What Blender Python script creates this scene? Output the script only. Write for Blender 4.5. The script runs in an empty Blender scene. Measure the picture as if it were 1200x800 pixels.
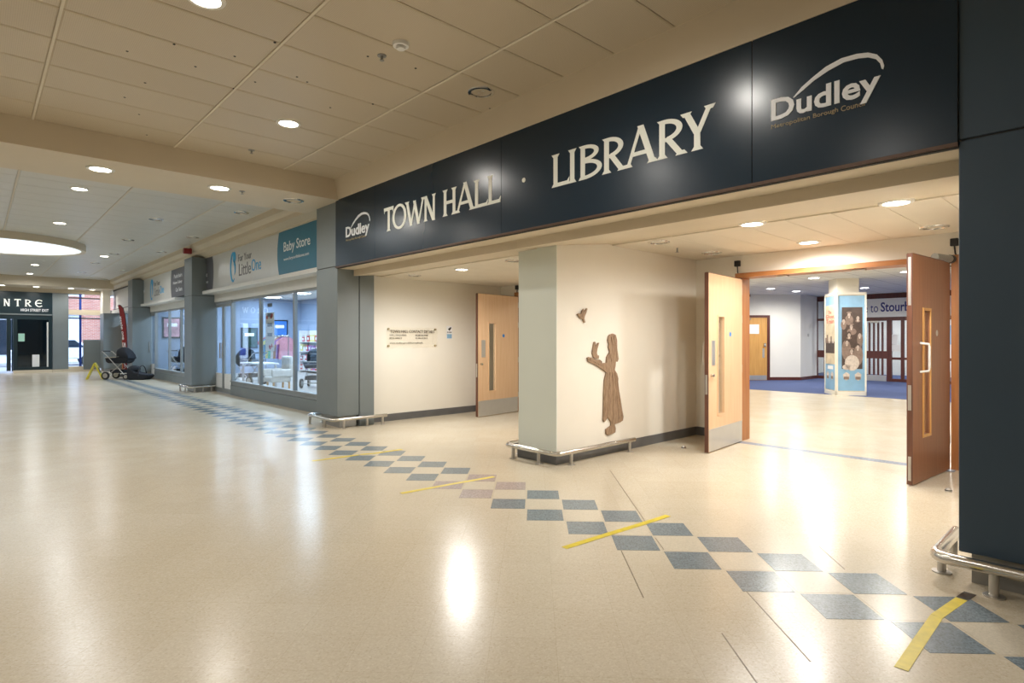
import bpy, math, random
from math import sin, cos, pi, radians as R
random.seed(7)
sc = bpy.context.scene
# ------------------------------------------------------------------ camera, world, exposure
FPX, YH, CH, ANG = 679.0, 397.0, 1.4, R(42.8)
FW = (-cos(ANG), sin(ANG)); RT = (sin(ANG), cos(ANG))
cam = bpy.data.cameras.new('camera'); co = bpy.data.objects.new('camera', cam)
sc.collection.objects.link(co); sc.camera = co
co.location = (0, 0, CH); co.rotation_euler = (R(90), 0, R(90) - ANG)
cam.sensor_width = 36; cam.lens = 36 * FPX / 1200; cam.shift_y = -(400 - YH) / 1200
cam.clip_start = .05; cam.clip_end = 300
sc.view_settings.view_transform = 'Standard'; sc.view_settings.look = 'None'
sc.view_settings.gamma = 1; sc.view_settings.use_curve_mapping = False
sc.view_settings.exposure = 0.47
w = bpy.data.worlds.new('world'); sc.world = w; w.use_nodes = True
bg = w.node_tree.nodes['Background']; bg.inputs[0].default_value = (.62, .76, 1, 1); bg.inputs[1].default_value = 4.2
LAMP = 62.0                       # watts of one concourse downlight
FARL = (.94, .975, 1); WARM, COOL, NEUT = (1, .955, .885), (.80, .89, 1), (1, .975, .94)

# ------------------------------------------------------------------ photo pixel -> point on a known plane
def ray(u, v):
    a = (u - 600) / FPX
    return (FW[0] + RT[0] * a, FW[1] + RT[1] * a, (YH - v) / FPX)
def fl(u, v, z=0):
    d = ray(u, v); t = (z - CH) / d[2]; return (d[0] * t, d[1] * t, z)
def py(u, v, Y):
    d = ray(u, v); t = Y / d[1]; return (d[0] * t, Y, CH + d[2] * t)
def px(u, v, X):
    d = ray(u, v); t = X / d[0]; return (X, d[1] * t, CH + d[2] * t)
def dl(dep, lat): return (FW[0] * dep + RT[0] * lat, FW[1] * dep + RT[1] * lat)

# ------------------------------------------------------------------ mesh helpers
col = sc.collection
ORI = {}
class MB:
    def __init__(s, T=None): s.v = []; s.f = []; s.T = T
    def p(s, q): s.v.append(s.T(*q) if s.T else tuple(q)); return len(s.v) - 1
    def box(s, x0, x1, y0, y1, z0, z1):
        i = [s.p(q) for q in ((x0,y0,z0),(x1,y0,z0),(x1,y1,z0),(x0,y1,z0),(x0,y0,z1),(x1,y0,z1),(x1,y1,z1),(x0,y1,z1))]
        for f in ((0,3,2,1),(4,5,6,7),(0,1,5,4),(1,2,6,5),(2,3,7,6),(3,0,4,7)): s.f.append([i[k] for k in f])
        return s
    def prism(s, a, b):            # two matching loops of 3d points
        n = len(a); i = [s.p(q) for q in a]; j = [s.p(q) for q in b]
        s.f.append(i[::-1]); s.f.append(j)
        for k in range(n): s.f.append([i[k], i[(k+1) % n], j[(k+1) % n], j[k]])
        return s
    def polyxz(s, P, y0, y1): return s.prism([(x, y0, z) for x, z in P], [(x, y1, z) for x, z in P])
    def polyyz(s, P, x0, x1): return s.prism([(x0, y, z) for y, z in P], [(x1, y, z) for y, z in P])
    def polyxy(s, P, z0, z1): return s.prism([(x, y, z0) for x, y in P], [(x, y, z1) for x, y in P])
    def cyl(s, a, b, r, n=12, r2=None):
        return s.tube([a, b], r, n, r2)
    def tube(s, path, r, n=10, r2=None):
        V = lambda a, b: [b[k] - a[k] for k in range(3)]
        def nrm(a):
            l = math.sqrt(sum(q*q for q in a)) or 1; return [q / l for q in a]
        def crs(a, b): return [a[1]*b[2]-a[2]*b[1], a[2]*b[0]-a[0]*b[2], a[0]*b[1]-a[1]*b[0]]
        m = len(path); rings = []; up = None
        for k, c in enumerate(path):
            t = nrm(V(path[max(k-1, 0)], path[min(k+1, m-1)]))
            if up is None: up = [0, 0, 1] if abs(t[2]) < .9 else [1, 0, 0]
            a = nrm(crs(t, up)); b = crs(a, t); up = b
            rr = r if r2 is None else r + (r2 - r) * k / (m - 1)
            rings.append([s.p((c[0]+rr*(cos(2*pi*q/n)*a[0]+sin(2*pi*q/n)*b[0]), c[1]+rr*(cos(2*pi*q/n)*a[1]+sin(2*pi*q/n)*b[1]), c[2]+rr*(cos(2*pi*q/n)*a[2]+sin(2*pi*q/n)*b[2]))) for q in range(n)])
        for k in range(m-1):
            for q in range(n): s.f.append([rings[k][q], rings[k][(q+1) % n], rings[k+1][(q+1) % n], rings[k+1][q]])
        s.f.append(rings[0][::-1]); s.f.append(rings[-1]); return s
    def lathe(s, prof, c, n=24):   # prof of (r, z), closed bands, about a vertical axis at c
        rings = [[s.p((c[0]+r*cos(2*pi*q/n), c[1]+r*sin(2*pi*q/n), c[2]+z)) for q in range(n)] for r, z in prof]
        for k in range(len(prof)-1):
            for q in range(n): s.f.append([rings[k][q], rings[k][(q+1) % n], rings[k+1][(q+1) % n], rings[k+1][q]])
        return s
    def disc(s, c, r, n=24):
        s.f.append([s.p((c[0]+r*cos(-2*pi*q/n), c[1]+r*sin(-2*pi*q/n), c[2])) for q in range(n)]); return s
    def ell(s, c, rx, ry, rz, n=14, m=9):
        rings = [[s.p((c[0]+rx*sin(pi*k/m)*cos(2*pi*q/n), c[1]+ry*sin(pi*k/m)*sin(2*pi*q/n), c[2]-rz*cos(pi*k/m))) for q in range(n)] for k in range(m+1)]
        for k in range(m):
            for q in range(n): s.f.append([rings[k][q], rings[k][(q+1) % n], rings[k+1][(q+1) % n], rings[k+1][q]])
        return s
    def build(s, name, mat, parent=None, org=None, smooth=False, bevel=0):
        if parent is not None: o0 = ORI[parent.name]
        elif org: o0 = org
        else:
            xs = [q[0] for q in s.v]; ys = [q[1] for q in s.v]; zs = [q[2] for q in s.v]
            o0 = ((min(xs)+max(xs))/2, (min(ys)+max(ys))/2, min(zs))
        me = bpy.data.meshes.new(name)
        me.from_pydata([(q[0]-o0[0], q[1]-o0[1], q[2]-o0[2]) for q in s.v], [], s.f); me.update()
        me.materials.append(M[mat] if isinstance(mat, str) else mat)
        if smooth:
            for p in me.polygons: p.use_smooth = True
            me.set_sharp_from_angle(angle=R(40))
        o = bpy.data.objects.new(name, me); col.objects.link(o)
        if parent is not None: o.parent = parent
        else: o.location = o0
        if bevel:
            b = o.modifiers.new('bevel', 'BEVEL'); b.width = bevel; b.segments = 2; b.limit_method = 'ANGLE'
        ORI[o.name] = o0
        return o
def box(name, mat, x0, x1, y0, y1, z0, z1, parent=None, bevel=0): return MB().box(x0, x1, y0, y1, z0, z1).build(name, mat, parent, bevel=bevel)
def tag(o, label, cat, group=None):
    o['label'] = label; o['category'] = cat
    if group: o['group'] = group
    return o
def struct(o): o['kind'] = 'structure'; return o
def thing(name, loc, label=None, cat=None, group=None):
    o = bpy.data.objects.new(name, None); o.empty_display_size = .1; col.objects.link(o); o.location = loc; ORI[o.name] = tuple(loc)
    if label: tag(o, label, cat, group)
    return o
def kids(o): return [c for c in bpy.data.objects if c.parent == o]
def copy_tree(o, parent=None):
    c = o.copy(); col.objects.link(c); c.parent = parent
    for ch in kids(o): copy_tree(ch, c)
    return c
_tc = {}
def textverts(s, bold=0, ext=.01):
    k = (s, bold, ext)
    if k in _tc: return _tc[k]
    cu = bpy.data.curves.new('t', 'FONT'); cu.body = s; cu.size = 1; cu.extrude = ext; cu.offset = bold; cu.resolution_u = 3
    o = bpy.data.objects.new('t', cu); col.objects.link(o)
    dg = bpy.context.evaluated_depsgraph_get(); me = o.evaluated_get(dg).to_mesh()
    V = [tuple(q.co) for q in me.vertices]; Fc = [list(p.vertices) for p in me.polygons]
    o.evaluated_get(dg).to_mesh_clear(); bpy.data.objects.remove(o); bpy.data.curves.remove(cu)
    x0 = min(q[0] for q in V); x1 = max(q[0] for q in V); y0 = min(q[1] for q in V); y1 = max(q[1] for q in V)
    V = [((q[0]-x0)/(x1-x0), (q[1]-y0)/(y1-y0), q[2]/ext) for q in V]
    _tc[k] = (V, Fc); return _tc[k]
def text(mb, s, fn, a0, a1, b0, b1, bold=0, th=.003):   # fits s into the box a0..a1 x b0..b1; fn(a, b, depth) -> point
    V, Fc = textverts(s, bold); n = len(mb.v)
    for q in V: mb.p(fn(a0 + (a1-a0)*q[0], b0 + (b1-b0)*q[1], (q[2]+1)*.5*th))
    mb.f += [[n + i for i in f] for f in Fc]; return mb

# ------------------------------------------------------------------ materials
M = {}
class NT:
    def __init__(s, name):
        s.m = bpy.data.materials.new(name); s.m.use_nodes = True; s.t = s.m.node_tree; s.b = s.t.nodes['Principled BSDF']; M[name] = s.m
    def n(s, ty, **k):
        o = s.t.nodes.new(ty)
        for a, b in k.items():
            if a in o.inputs.keys() and not hasattr(type(o), a): o.inputs[a].default_value = b
            else: setattr(o, a, b)
        return o
    def l(s, a, b): s.t.links.new(a, b)
    def coord(s, scale=(1,1,1), rot=(0,0,0), kind='Object'):
        tc = s.n('ShaderNodeTexCoord'); mp = s.n('ShaderNodeMapping'); mp.inputs['Scale'].default_value = scale; mp.inputs['Rotation'].default_value = rot
        s.l(tc.outputs[kind], mp.inputs[0]); return mp.outputs[0]
    def noise(s, vec, sc_, det=3, rough=.5):
        o = s.n('ShaderNodeTexNoise'); o.inputs['Scale'].default_value = sc_; o.inputs['Detail'].default_value = det; o.inputs['Roughness'].default_value = rough
        s.l(vec, o.inputs['Vector']); return o.outputs['Fac']
    def ramp(s, fac, stops):
        o = s.n('ShaderNodeValToRGB'); e = o.color_ramp.elements
        for k, (p, c) in enumerate(stops):
            q = e[k] if k < 2 else e.new(p)
            q.position = p; q.color = (*c, 1)
        s.l(fac, o.inputs[0]); return o.outputs[0]
    def mix(s, fac, a, b, mode='MIX'):
        o = s.n('ShaderNodeMix'); o.data_type = 'RGBA'; o.blend_type = mode
        if isinstance(fac, (int, float)): o.inputs[0].default_value = fac
        else: s.l(fac, o.inputs[0])
        for k, c in ((6, a), (7, b)):
            if isinstance(c, tuple): o.inputs[k].default_value = (*c, 1)
            else: s.l(c, o.inputs[k])
        return o.outputs[2]
    def bump(s, h, st=.2, d=.01):
        o = s.n('ShaderNodeBump'); o.inputs['Strength'].default_value = st; o.inputs['Distance'].default_value = d
        s.l(h, o.inputs['Height']); s.l(o.outputs[0], s.b.inputs['Normal'])
def plain(name, c, rough=.5, metal=0, var=.06, spec=.5, nscale=6, bump=0, emit=None, coat=0):
    t = NT(name); v = t.coord()
    f = t.noise(v, nscale, 4)
    a = tuple(max(0, q*(1-var)) for q in c); b = tuple(min(1, q*(1+var)) for q in c)
    t.l(t.ramp(f, [(.3, a), (.7, b)]), t.b.inputs['Base Color'])
    t.b.inputs['Roughness'].default_value = rough; t.b.inputs['Metallic'].default_value = metal; t.b.inputs['Specular IOR Level'].default_value = spec
    t.b.inputs['Coat Weight'].default_value = coat
    if bump: t.bump(t.noise(v, nscale*20, 2), bump, .002)
    if emit: t.b.inputs['Emission Color'].default_value = (*c, 1); t.b.inputs['Emission Strength'].default_value = emit
    return t
def floor_mat():
    t = NT('floor'); v = t.coord()
    sp = t.n('ShaderNodeTexVoronoi'); sp.inputs['Scale'].default_value = 130; t.l(v, sp.inputs['Vector'])
    c1 = t.ramp(sp.outputs['Color'], [(.0, (.50,.43,.325)), (.22, (.57,.505,.395)), (.75, (.615,.555,.445)), (1, (.66,.61,.505))])
    big = t.noise(v, .55, 3); c2 = t.mix(t.ramp(big, [(.35, (0,0,0)), (.7, (1,1,1))]), (.97,.95,.91), (1,1,1))
    c = t.mix(1.0, c1, c2, 'MULTIPLY')
    # 30 cm tiles laid at 45 degrees: faint joints and faint shade differences
    vb = t.coord(rot=(0, 0, R(45)))
    br = t.n('ShaderNodeTexBrick'); br.offset = 0; br.squash = 1
    for k, q in (('Color1', (1,1,1,1)), ('Color2', (.965,.955,.94,1)), ('Mortar', (.86,.83,.78,1)), ('Scale', 1.0), ('Mortar Size', .0012), ('Mortar Smooth', .3), ('Bias', 0.), ('Brick Width', .3035), ('Row Height', .3035)): br.inputs[k].default_value = q
    t.l(vb, br.inputs['Vector']); c = t.mix(1.0, c, br.outputs['Color'], 'MULTIPLY')
    t.l(c, t.b.inputs['Base Color'])
    rr = t.n('ShaderNodeMapRange'); rr.inputs['To Min'].default_value = .17; rr.inputs['To Max'].default_value = .30
    t.l(t.noise(t.coord(scale=(1,1,1)), 2.2, 5, .65), rr.inputs['Value']); t.l(rr.outputs[0], t.b.inputs['Roughness'])
    t.b.inputs['Specular IOR Level'].default_value = .27
    t.bump(t.noise(v, 1.7, 3), .035, .05)
floor_mat()
def speck(name, c, rough=.24, con=1.0):
    t = NT(name); v = t.coord(kind='Object'); sp = t.n('ShaderNodeTexVoronoi'); sp.inputs['Scale'].default_value = 120
    gp = t.n('ShaderNodeNewGeometry'); t.l(gp.outputs['Position'], sp.inputs['Vector'])
    k = lambda f: tuple(q*f for q in c)
    t.l(t.ramp(sp.outputs['Color'], [(.1, k(1-.28*con)), (.5, k(1)), (.9, k(1+.25*con))]), t.b.inputs['Base Color']); t.b.inputs['Roughness'].default_value = rough; t.b.inputs['Specular IOR Level'].default_value = .27
    return t
speck('tile_blue', (.185,.225,.25)); speck('tile_mauve', (.40,.34,.32)); speck('tile_grey', (.28,.31,.30)); speck('tile_cream', (.59,.53,.42), con=.3); speck('strip_blue', (.26,.30,.36))
def wood(name, c1, c2, rough=.4, scale=2.0, axis='z'):
    t = NT(name); v = t.coord(scale=(14, 14, .8) if axis == 'z' else (.8, 14, 14))
    f = t.noise(v, scale, 5, .6); t.l(t.ramp(f, [(.3, c1), (.7, c2)]), t.b.inputs['Base Color']); t.b.inputs['Roughness'].default_value = rough
    t.bump(f, .05, .002)
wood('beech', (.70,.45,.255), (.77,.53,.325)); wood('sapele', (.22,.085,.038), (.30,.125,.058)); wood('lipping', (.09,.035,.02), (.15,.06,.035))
wood('frame_oak', (.34,.13,.04), (.46,.20,.07)); wood('frame_head', (.34,.13,.04), (.46,.20,.07), axis='x'); wood('mahogany', (.075,.017,.013), (.12,.030,.022)); wood('oak_door', (.55,.28,.075), (.68,.38,.12))
def carved():
    t = NT('carved_wood'); v = t.coord(scale=(1, 9, 1.6)); f = t.noise(v, 5, 4, .6)
    t.l(t.ramp(f, [(.25, (.16,.095,.055)), (.45, (.32,.21,.13)), (.75, (.44,.31,.20))]), t.b.inputs['Base Color']); t.b.inputs['Roughness'].default_value = .55; t.bump(f, .9, .03)
carved()
def ceil_panel(name, ca, cb):
    t = NT(name); v = t.coord()
    d = t.n('ShaderNodeTexVoronoi'); d.inputs['Scale'].default_value = 75; d.inputs['Randomness'].default_value = 0; t.l(v, d.inputs['Vector'])
    oi = t.n('ShaderNodeObjectInfo')
    dots = t.ramp(d.outputs['Distance'], [(.10, (.60,.56,.50)), (.22, (1,1,1))])
    base = t.mix(oi.outputs['Random'], ca, cb)
    t.l(t.mix(.8, base, dots, 'MULTIPLY'), t.b.inputs['Base Color']); t.b.inputs['Roughness'].default_value = .38
ceil_panel('ceiling_panel', (.57,.485,.36), (.60,.515,.39)); ceil_panel('ceiling_panel_cool_lit', (.64,.62,.56), (.67,.65,.59))  # same trays twice; the second has the far end's cooler light painted in
plain('ceiling_paint', (.74,.67,.55), .6, var=.03, nscale=1.5)
plain('ceiling_dark', (.75,.68,.55), .8, var=.03)
plain('bulkhead', (.67,.58,.44), .55, var=.03, nscale=1.2)
plain('wall_cream', (.82,.78,.69), .6, var=.02, nscale=1.5, bump=.04)
plain('wall_green', (.70,.735,.665), .5, var=.02, nscale=1.2)
plain('wall_white', (.80,.79,.75), .6, var=.02, nscale=1.2)
plain('wall_plain', (.74,.70,.62), .7, var=.03)
plain('baseboard', (.125,.125,.125), .4, var=.1)
plain('clad', (.185,.213,.22), .42, var=.04, nscale=2)
plain('clad_blue', (.036,.064,.098), .42, var=.05, nscale=2)
plain('plinth_metal', (.30,.295,.28), .4, metal=.3, var=.08)
plain('seam', (.03,.03,.03), .7)
plain('navy', (.007,.024,.045), .24, var=.05, spec=.45, nscale=1)
plain('end_navy', (.006,.022,.030), .35, var=.05)
plain('letter_cream', (.92,.94,.86), .5, var=.01)
plain('letter_white', (.92,.94,.97), .5, var=.01)
plain('letter_gold', (.36,.29,.16), .5, var=.05)
plain('sign_edge', (.11,.07,.05), .35, var=.1, metal=.5)
plain('steel', (.62,.60,.56), .22, metal=1, var=.05)
plain('steel_dull', (.55,.53,.50), .42, metal=1, var=.08)
plain('kick_steel', (.66,.66,.65), .33, metal=.85, var=.03)
plain('chrome', (.75,.74,.72), .08, metal=1, var=.02)
plain('lamp_trim', (.80,.78,.72), .4)
plain('reflector', (.34,.33,.31), .12, metal=1, var=.2)
plain('white_plastic', (.80,.80,.78), .4, var=.02)
plain('black', (.012,.012,.014), .4, var=.1)
plain('black_fabric', (.016,.017,.022), .85, var=.2, nscale=40)
plain('rubber', (.02,.02,.02), .7)
plain('blue_disc', (.03,.23,.62), .4, var=.02)
plain('tape_yellow', (.66,.52,.02), .45, var=.14, nscale=14)
plain('tape_dark', (.05,.04,.03), .5)
plain('yellow_plastic', (.75,.62,.04), .4, var=.04)
plain('carpet', (.06,.09,.22), .95, var=.12, nscale=60, bump=.3)
plain('frame_grey', (.28,.30,.305), .42, var=.04, metal=.2)
plain('shop_white', (.72,.71,.67), .4, var=.02)
plain('fascia_silver', (.63,.63,.60), .28, var=.02, metal=.1)
plain('fascia_teal', (.02,.19,.31), .4, var=.03)
plain('fascia_grey', (.11,.115,.135), .4, var=.03)
plain('logo_cyan', (.03,.42,.80), .45, var=.02)
plain('logo_grey', (.20,.20,.21), .5, var=.02)
plain('text_blue', (.025,.03,.20), .5, var=.02)
plain('text_dark', (.10,.075,.05), .5, var=.05)
plain('poster_blue', (.24,.44,.64), .4, var=.12, nscale=3)
plain('sepia_dark', (.07,.045,.037), .5, var=.2, nscale=9)
plain('sepia_mid', (.24,.17,.14), .5, var=.2, nscale=14)
plain('sepia_face', (.46,.37,.32), .5, var=.2, nscale=20); plain('sepia_light', (.60,.52,.46), .5, var=.14, nscale=20)
plain('poster_cream', (.66,.56,.40), .5, var=.15, nscale=6)
plain('poster_red', (.62,.085,.06), .5, var=.05)
plain('flag_red', (.26,.018,.02), .7, var=.1)
plain('paper', (.82,.82,.82), .6, var=.02)
plain('paper_mint', (.40,.70,.58), .6, var=.02)
plain('alarm_red', (.25,.012,.012), .4, var=.05)
plain('orange_wood', (.50,.20,.05), .45, var=.1)
plain('green_sign', (.03,.45,.18), .4, emit=.8)
plain('stone', (.48,.46,.42), .8, var=.1)
plain('street', (.33,.34,.36), .9, var=.1)
plain('render_white', (.72,.74,.78), .7, var=.06)
plain('dark_glass', (.02,.03,.045), .08, var=.1)
plain('frame_blue', (.01,.05,.32), .4, var=.05)
plain('shop_floor', (.45,.42,.38), .35, var=.06)
plain('shop_wall', (.30,.37,.50), .6, var=.04)
plain('screen_blue', (.03,.12,.38), .3, emit=.9, var=.3, nscale=4)
for k, c in enumerate(((.55,.05,.04), (.05,.22,.45), (.72,.60,.16), (.10,.38,.24), (.68,.66,.62), (.50,.24,.10), (.30,.12,.34), (.66,.30,.36))): plain('goods_%d' % k, c, .5, var=.15, nscale=9)
plain('lamp_on_warm', (1, .93, .80), .5, emit=14); plain('lamp_on_cool', (.90, .95, 1), .5, emit=14); plain('drum_light', (.80, .90, 1), .5, emit=.75)
def glass(name, tint=(.93,.96,.97), ior=1.5, boost=1.0):
    t = NT(name); out = t.t.nodes['Material Output']
    tr = t.n('ShaderNodeBsdfTransparent'); tr.inputs[0].default_value = (*tint, 1); gl = t.n('ShaderNodeBsdfGlossy'); gl.inputs['Roughness'].default_value = .01; gl.inputs[0].default_value = (.95,.97,1,1)
    lw = t.n('ShaderNodeLayerWeight'); lw.inputs[0].default_value = .5
    pw = t.n('ShaderNodeMath', operation='POWER'); t.l(lw.outputs['Facing'], pw.inputs[0]); pw.inputs[1].default_value = 5
    mu = t.n('ShaderNodeMath', operation='MULTIPLY_ADD'); mu.use_clamp = True; t.l(pw.outputs[0], mu.inputs[0]); mu.inputs[1].default_value = .9 * boost; mu.inputs[2].default_value = .035 * boost
    mx = t.n('ShaderNodeMixShader'); t.l(mu.outputs[0], mx.inputs[0]); t.l(tr.outputs[0], mx.inputs[1]); t.l(gl.outputs[0], mx.inputs[2]); t.l(mx.outputs[0], out.inputs[0])
glass('glass', boost=1.25); glass('glass_dim', (.45,.52,.55), boost=1.3); glass('acrylic', (.995,.99,.975), boost=.4)
def brickm():
    t = NT('brickwork'); v = t.coord(rot=(R(90), 0, R(90)))
    tc = t.n('ShaderNodeTexCoord'); sep = t.n('ShaderNodeSeparateXYZ'); cmb = t.n('ShaderNodeCombineXYZ'); t.l(tc.outputs['Object'], sep.inputs[0]); t.l(sep.outputs[1], cmb.inputs[0]); t.l(sep.outputs[2], cmb.inputs[1])
    br = t.n('ShaderNodeTexBrick')
    for k, q in (('Color1', (.40,.13,.09,1)), ('Color2', (.50,.20,.14,1)), ('Mortar', (.5,.42,.36,1)), ('Scale', 1.0), ('Mortar Size', .008), ('Brick Width', .225), ('Row Height', .075)): br.inputs[k].default_value = q
    t.l(cmb.outputs[0], br.inputs['Vector']); t.l(br.outputs['Color'], t.b.inputs['Base Color']); t.b.inputs['Roughness'].default_value = .9
brickm()
def libceil():
    t = NT('library_ceiling'); v = t.coord()
    br = t.n('ShaderNodeTexBrick'); br.offset = 0
    for k, q in (('Color1', (.74,.73,.70,1)), ('Color2', (.70,.69,.66,1)), ('Mortar', (.42,.41,.40,1)), ('Scale', 1.0), ('Mortar Size', .012), ('Brick Width', .6), ('Row Height', .6)): br.inputs[k].default_value = q
    t.l(v, br.inputs['Vector']); t.l(br.outputs['Color'], t.b.inputs['Base Color']); t.b.inputs['Roughness'].default_value = .8
libceil()

# ------------------------------------------------------------------ the setting: floor, ceilings, walls
ZC, ZB = 3.86, 3.55               # concourse ceiling, beam and fascia soffit
YS = 4.13                          # face of the blue library fascia
YK = 4.15                          # face of the pillar cladding
YG = 4.75                          # shop glazing
XE = -31.0                         # end wall
floor = struct(box('floor', 'floor', -31.3, 7, -7, 23, -.12, 0))
ceiling = struct(box('ceiling', 'ceiling_dark', -31.3, 7, -7, 4.16, ZC + .014, ZC + .12))
carpet = struct(box('floor', 'carpet', -12, 3, 15.8, 26, 0, .006))

# ceiling panels, 0.6 x 1.4 m trays between long rails
PX, PY, YJ = .595, 1.405, .47
def panel_mesh(name, sx, sy):
    b = .012; me = bpy.data.meshes.new(name)
    v = [(-sx/2,-sy/2,.014),(sx/2,-sy/2,.014),(sx/2,sy/2,.014),(-sx/2,sy/2,.014),(-sx/2,-sy/2,.006),(sx/2,-sy/2,.006),(sx/2,sy/2,.006),(-sx/2,sy/2,.006),
         (-sx/2+b,-sy/2+b,0),(sx/2-b,-sy/2+b,0),(sx/2-b,sy/2-b,0),(-sx/2+b,sy/2-b,0)]
    f = [(0,1,2,3),(11,10,9,8)] + [(k, (k+1) % 4 + 0, (k+1) % 4 + 4, k + 4)[::-1] for k in range(4)] + [(k+4, (k+1) % 4 + 4, (k+1) % 4 + 8, k + 8)[::-1] for k in range(4)]
    me.from_pydata(v, [], f); me.update(); me.materials.append(M['ceiling_panel']); return me
pm = panel_mesh('ceiling_panel', PX - .012, PY - .022); pm2 = panel_mesh('ceiling_panel_cut', PX - .012, 4.13 - 3.28 - .022)
pmf = panel_mesh('ceiling_panel', PX - .012, PY - .022); pmf.materials[0] = M['ceiling_panel_cool_lit']; pm2f = panel_mesh('ceiling_panel_cut', PX - .012, 4.13 - 3.28 - .022); pm2f.materials[0] = M['ceiling_panel_cool_lit']
def put(me, name, loc, parent):
    o = bpy.data.objects.new(name, me); col.objects.link(o); o.parent = parent; q = ORI[parent.name]
    o.location = (loc[0]-q[0], loc[1]-q[1], loc[2]-q[2]); return o
def panel_run(xa, xb, rows):
    n = int((xb - xa) / PX + .3)
    for k in range(n):
        x = xb - (k + .5) * (xb - xa) / n
        for r in rows:
            far = xb < -9
            if r == 2: put(pm2f if far else pm2, 'ceiling_panel', (x, (3.28 + 4.13) / 2, ZC), ceiling)
            else: put(pmf if far else pm, 'ceiling_panel', (x, YJ + (r + .5) * PY, ZC), ceiling)
panel_run(-8.42, -.7, (-2, -1, 0, 1, 2))
panel_run(-29.4, -9.68, (-1, 0, 1, 2))
MB().box(-.7, 7, -7, 4.13, ZC, ZC + .013).box(-8.42, -.7, -7, YJ - 2*PY, ZC, ZC + .013).box(-29.4, -9.68, -7, YJ - PY, ZC, ZC + .013).build('ceiling_sheet', 'ceiling_paint', ceiling)
for xa, xb in ((-8.42, 1), (-29.4, -9.68)):
    for k in (-1, 0, 1, 2):
        y = YJ + k * PY; MB().box(xa, xb, y - .010, y + .010, ZC - .004, ZC + .012).build('ceiling_rail', 'ceiling_paint', ceiling)

# beams and bulkheads
struct(MB().box(-9.68, -8.42, -7, 4.16, ZB, ZC + .1).build('trim_1', 'bulkhead'))
struct(MB().box(-31, -29.4, -7, 4.3, 3.5, ZC + .1).build('trim_2', 'bulkhead'))
struct(MB().polyyz([(4.05, ZC + .1), (4.05, ZC), (4.06, ZC), (4.12, ZB + .01), (4.6, ZB + .01), (4.6, ZC + .1)], -8.47, 1.2).build('trim_3', 'bulkhead'))
struct(MB().polyyz([(4.15, ZC + .1), (4.15, 3.76), (4.27, 3.70), (4.27, 3.62), (4.47, 3.57), (4.47, 3.54), (4.9, 3.54), (4.9, ZC + .1)], -30.9, -8.47).build('trim_4', 'bulkhead'))
# soffit of the library opening, lobby ceilings
struct(MB().polyyz([(4.17, 3.5), (4.17, 2.50), (4.43, 2.50), (4.43, 2.405), (5.6, 2.55), (5.6, 3.5)], -4.7, -.6).build('trim_5', 'bulkhead'))
struct(MB().polyyz([(4.17, 3.5), (4.17, 2.50), (4.43, 2.50), (4.43, 2.405), (5.0, 2.46), (5.0, 3.5)], -8.55, -4.7).build('trim_6', 'bulkhead'))
lc = struct(box('ceiling', 'bulkhead', -4.7, -.5, 5.5, 7.95, 2.56, 2.75))
tc_ = struct(box('ceiling', 'bulkhead', -9.2, -4.7, 4.95, 7.95, 2.46, 2.75))
for k in range(9):
    x = -4.4 + k * .415
    MB().box(x + .003, x + .412, 5.75, 7.74, 2.548, 2.562).build('ceiling_panel', 'ceiling_paint', lc)
for k in range(9):
    x = -8.78 + k * .42
    MB().box(x + .003, x + .417, 5.02, 7.74, 2.448, 2.462).build('ceiling_panel', 'ceiling_paint', tc_)
# walls
struct(box('wall_opposite', 'wall_plain', -31.3, 7, -7.2, -7, -.1, 4.2))
struct(box('wall_behind', 'wall_plain', 7, 7.2, -7, 5, -.1, 4.2))
struct(box('wall_right', 'wall_cream', .2, .4, 4.6, 7.95, 0, 3)); struct(box('wall_right', 'wall_cream', -.62, -.5, 4.7, 7.8, 0, 2.6))
struct(box('wall_right', 'wall_plain', .1, 7, 4.3, 4.5, 0, 3.9))
def slab(name, mat, boxes):
    m = MB()
    for b in boxes: m.box(*b)
    return struct(m.build(name, mat))
DX0, DX1, DZ = -3.70, -1.36, 2.24
slab('wall_back', 'wall_cream', [(-4.7, DX0 - .07, 7.75, 7.95, 0, 2.75), (DX1 + .07, -.5, 7.75, 7.95, 0, 2.75), (DX0 - .07, DX1 + .07, 7.75, 7.95, DZ + .06, 2.75)])
TX0, TX1 = -8.16, -5.82
slab('wall_back', 'wall_cream', [(-9.2, TX0 - .07, 7.75, 7.95, 0, 2.75), (TX1 + .07, -4.7, 7.75, 7.95, 0, 2.75), (TX0 - .07, TX1 + .07, 7.75, 7.95, DZ + .06, 2.75)])
struct(box('wall_left', 'wall_cream', -9.0, -8.70, 4.75, 7.76, 0, 2.8))
cw = struct(MB().box(-5.0, -4.4, 4.75, 7.76, 0, 2.7).build('wall_centre', 'wall_cream'))
MB().box(-5.005, -4.395, 4.742, 4.752, .0, 2.45).build('end_panel', 'wall_green', cw)
def skirt(name, boxes):
    m = MB()
    for b in boxes: m.box(*b)
    return struct(m.build(name, 'baseboard'))
skirt('baseboard_centre', [(-5.012, -4.388, 4.73, 4.745, 0, .12), (-4.40, -4.388, 4.745, 7.74, 0, .12), (-5.012, -5.0, 4.745, 7.74, 0, .12)])
skirt('baseboard_back', [(-4.388, DX0 - .07, 7.737, 7.752, 0, .12), (DX1 + .07, -.62, 7.737, 7.752, 0, .12)])
skirt('baseboard_left', [(-8.70, -8.688, 4.8, 7.74, 0, .12), (-8.69, TX0 - .07, 7.737, 7.752, 0, .12)])
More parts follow.
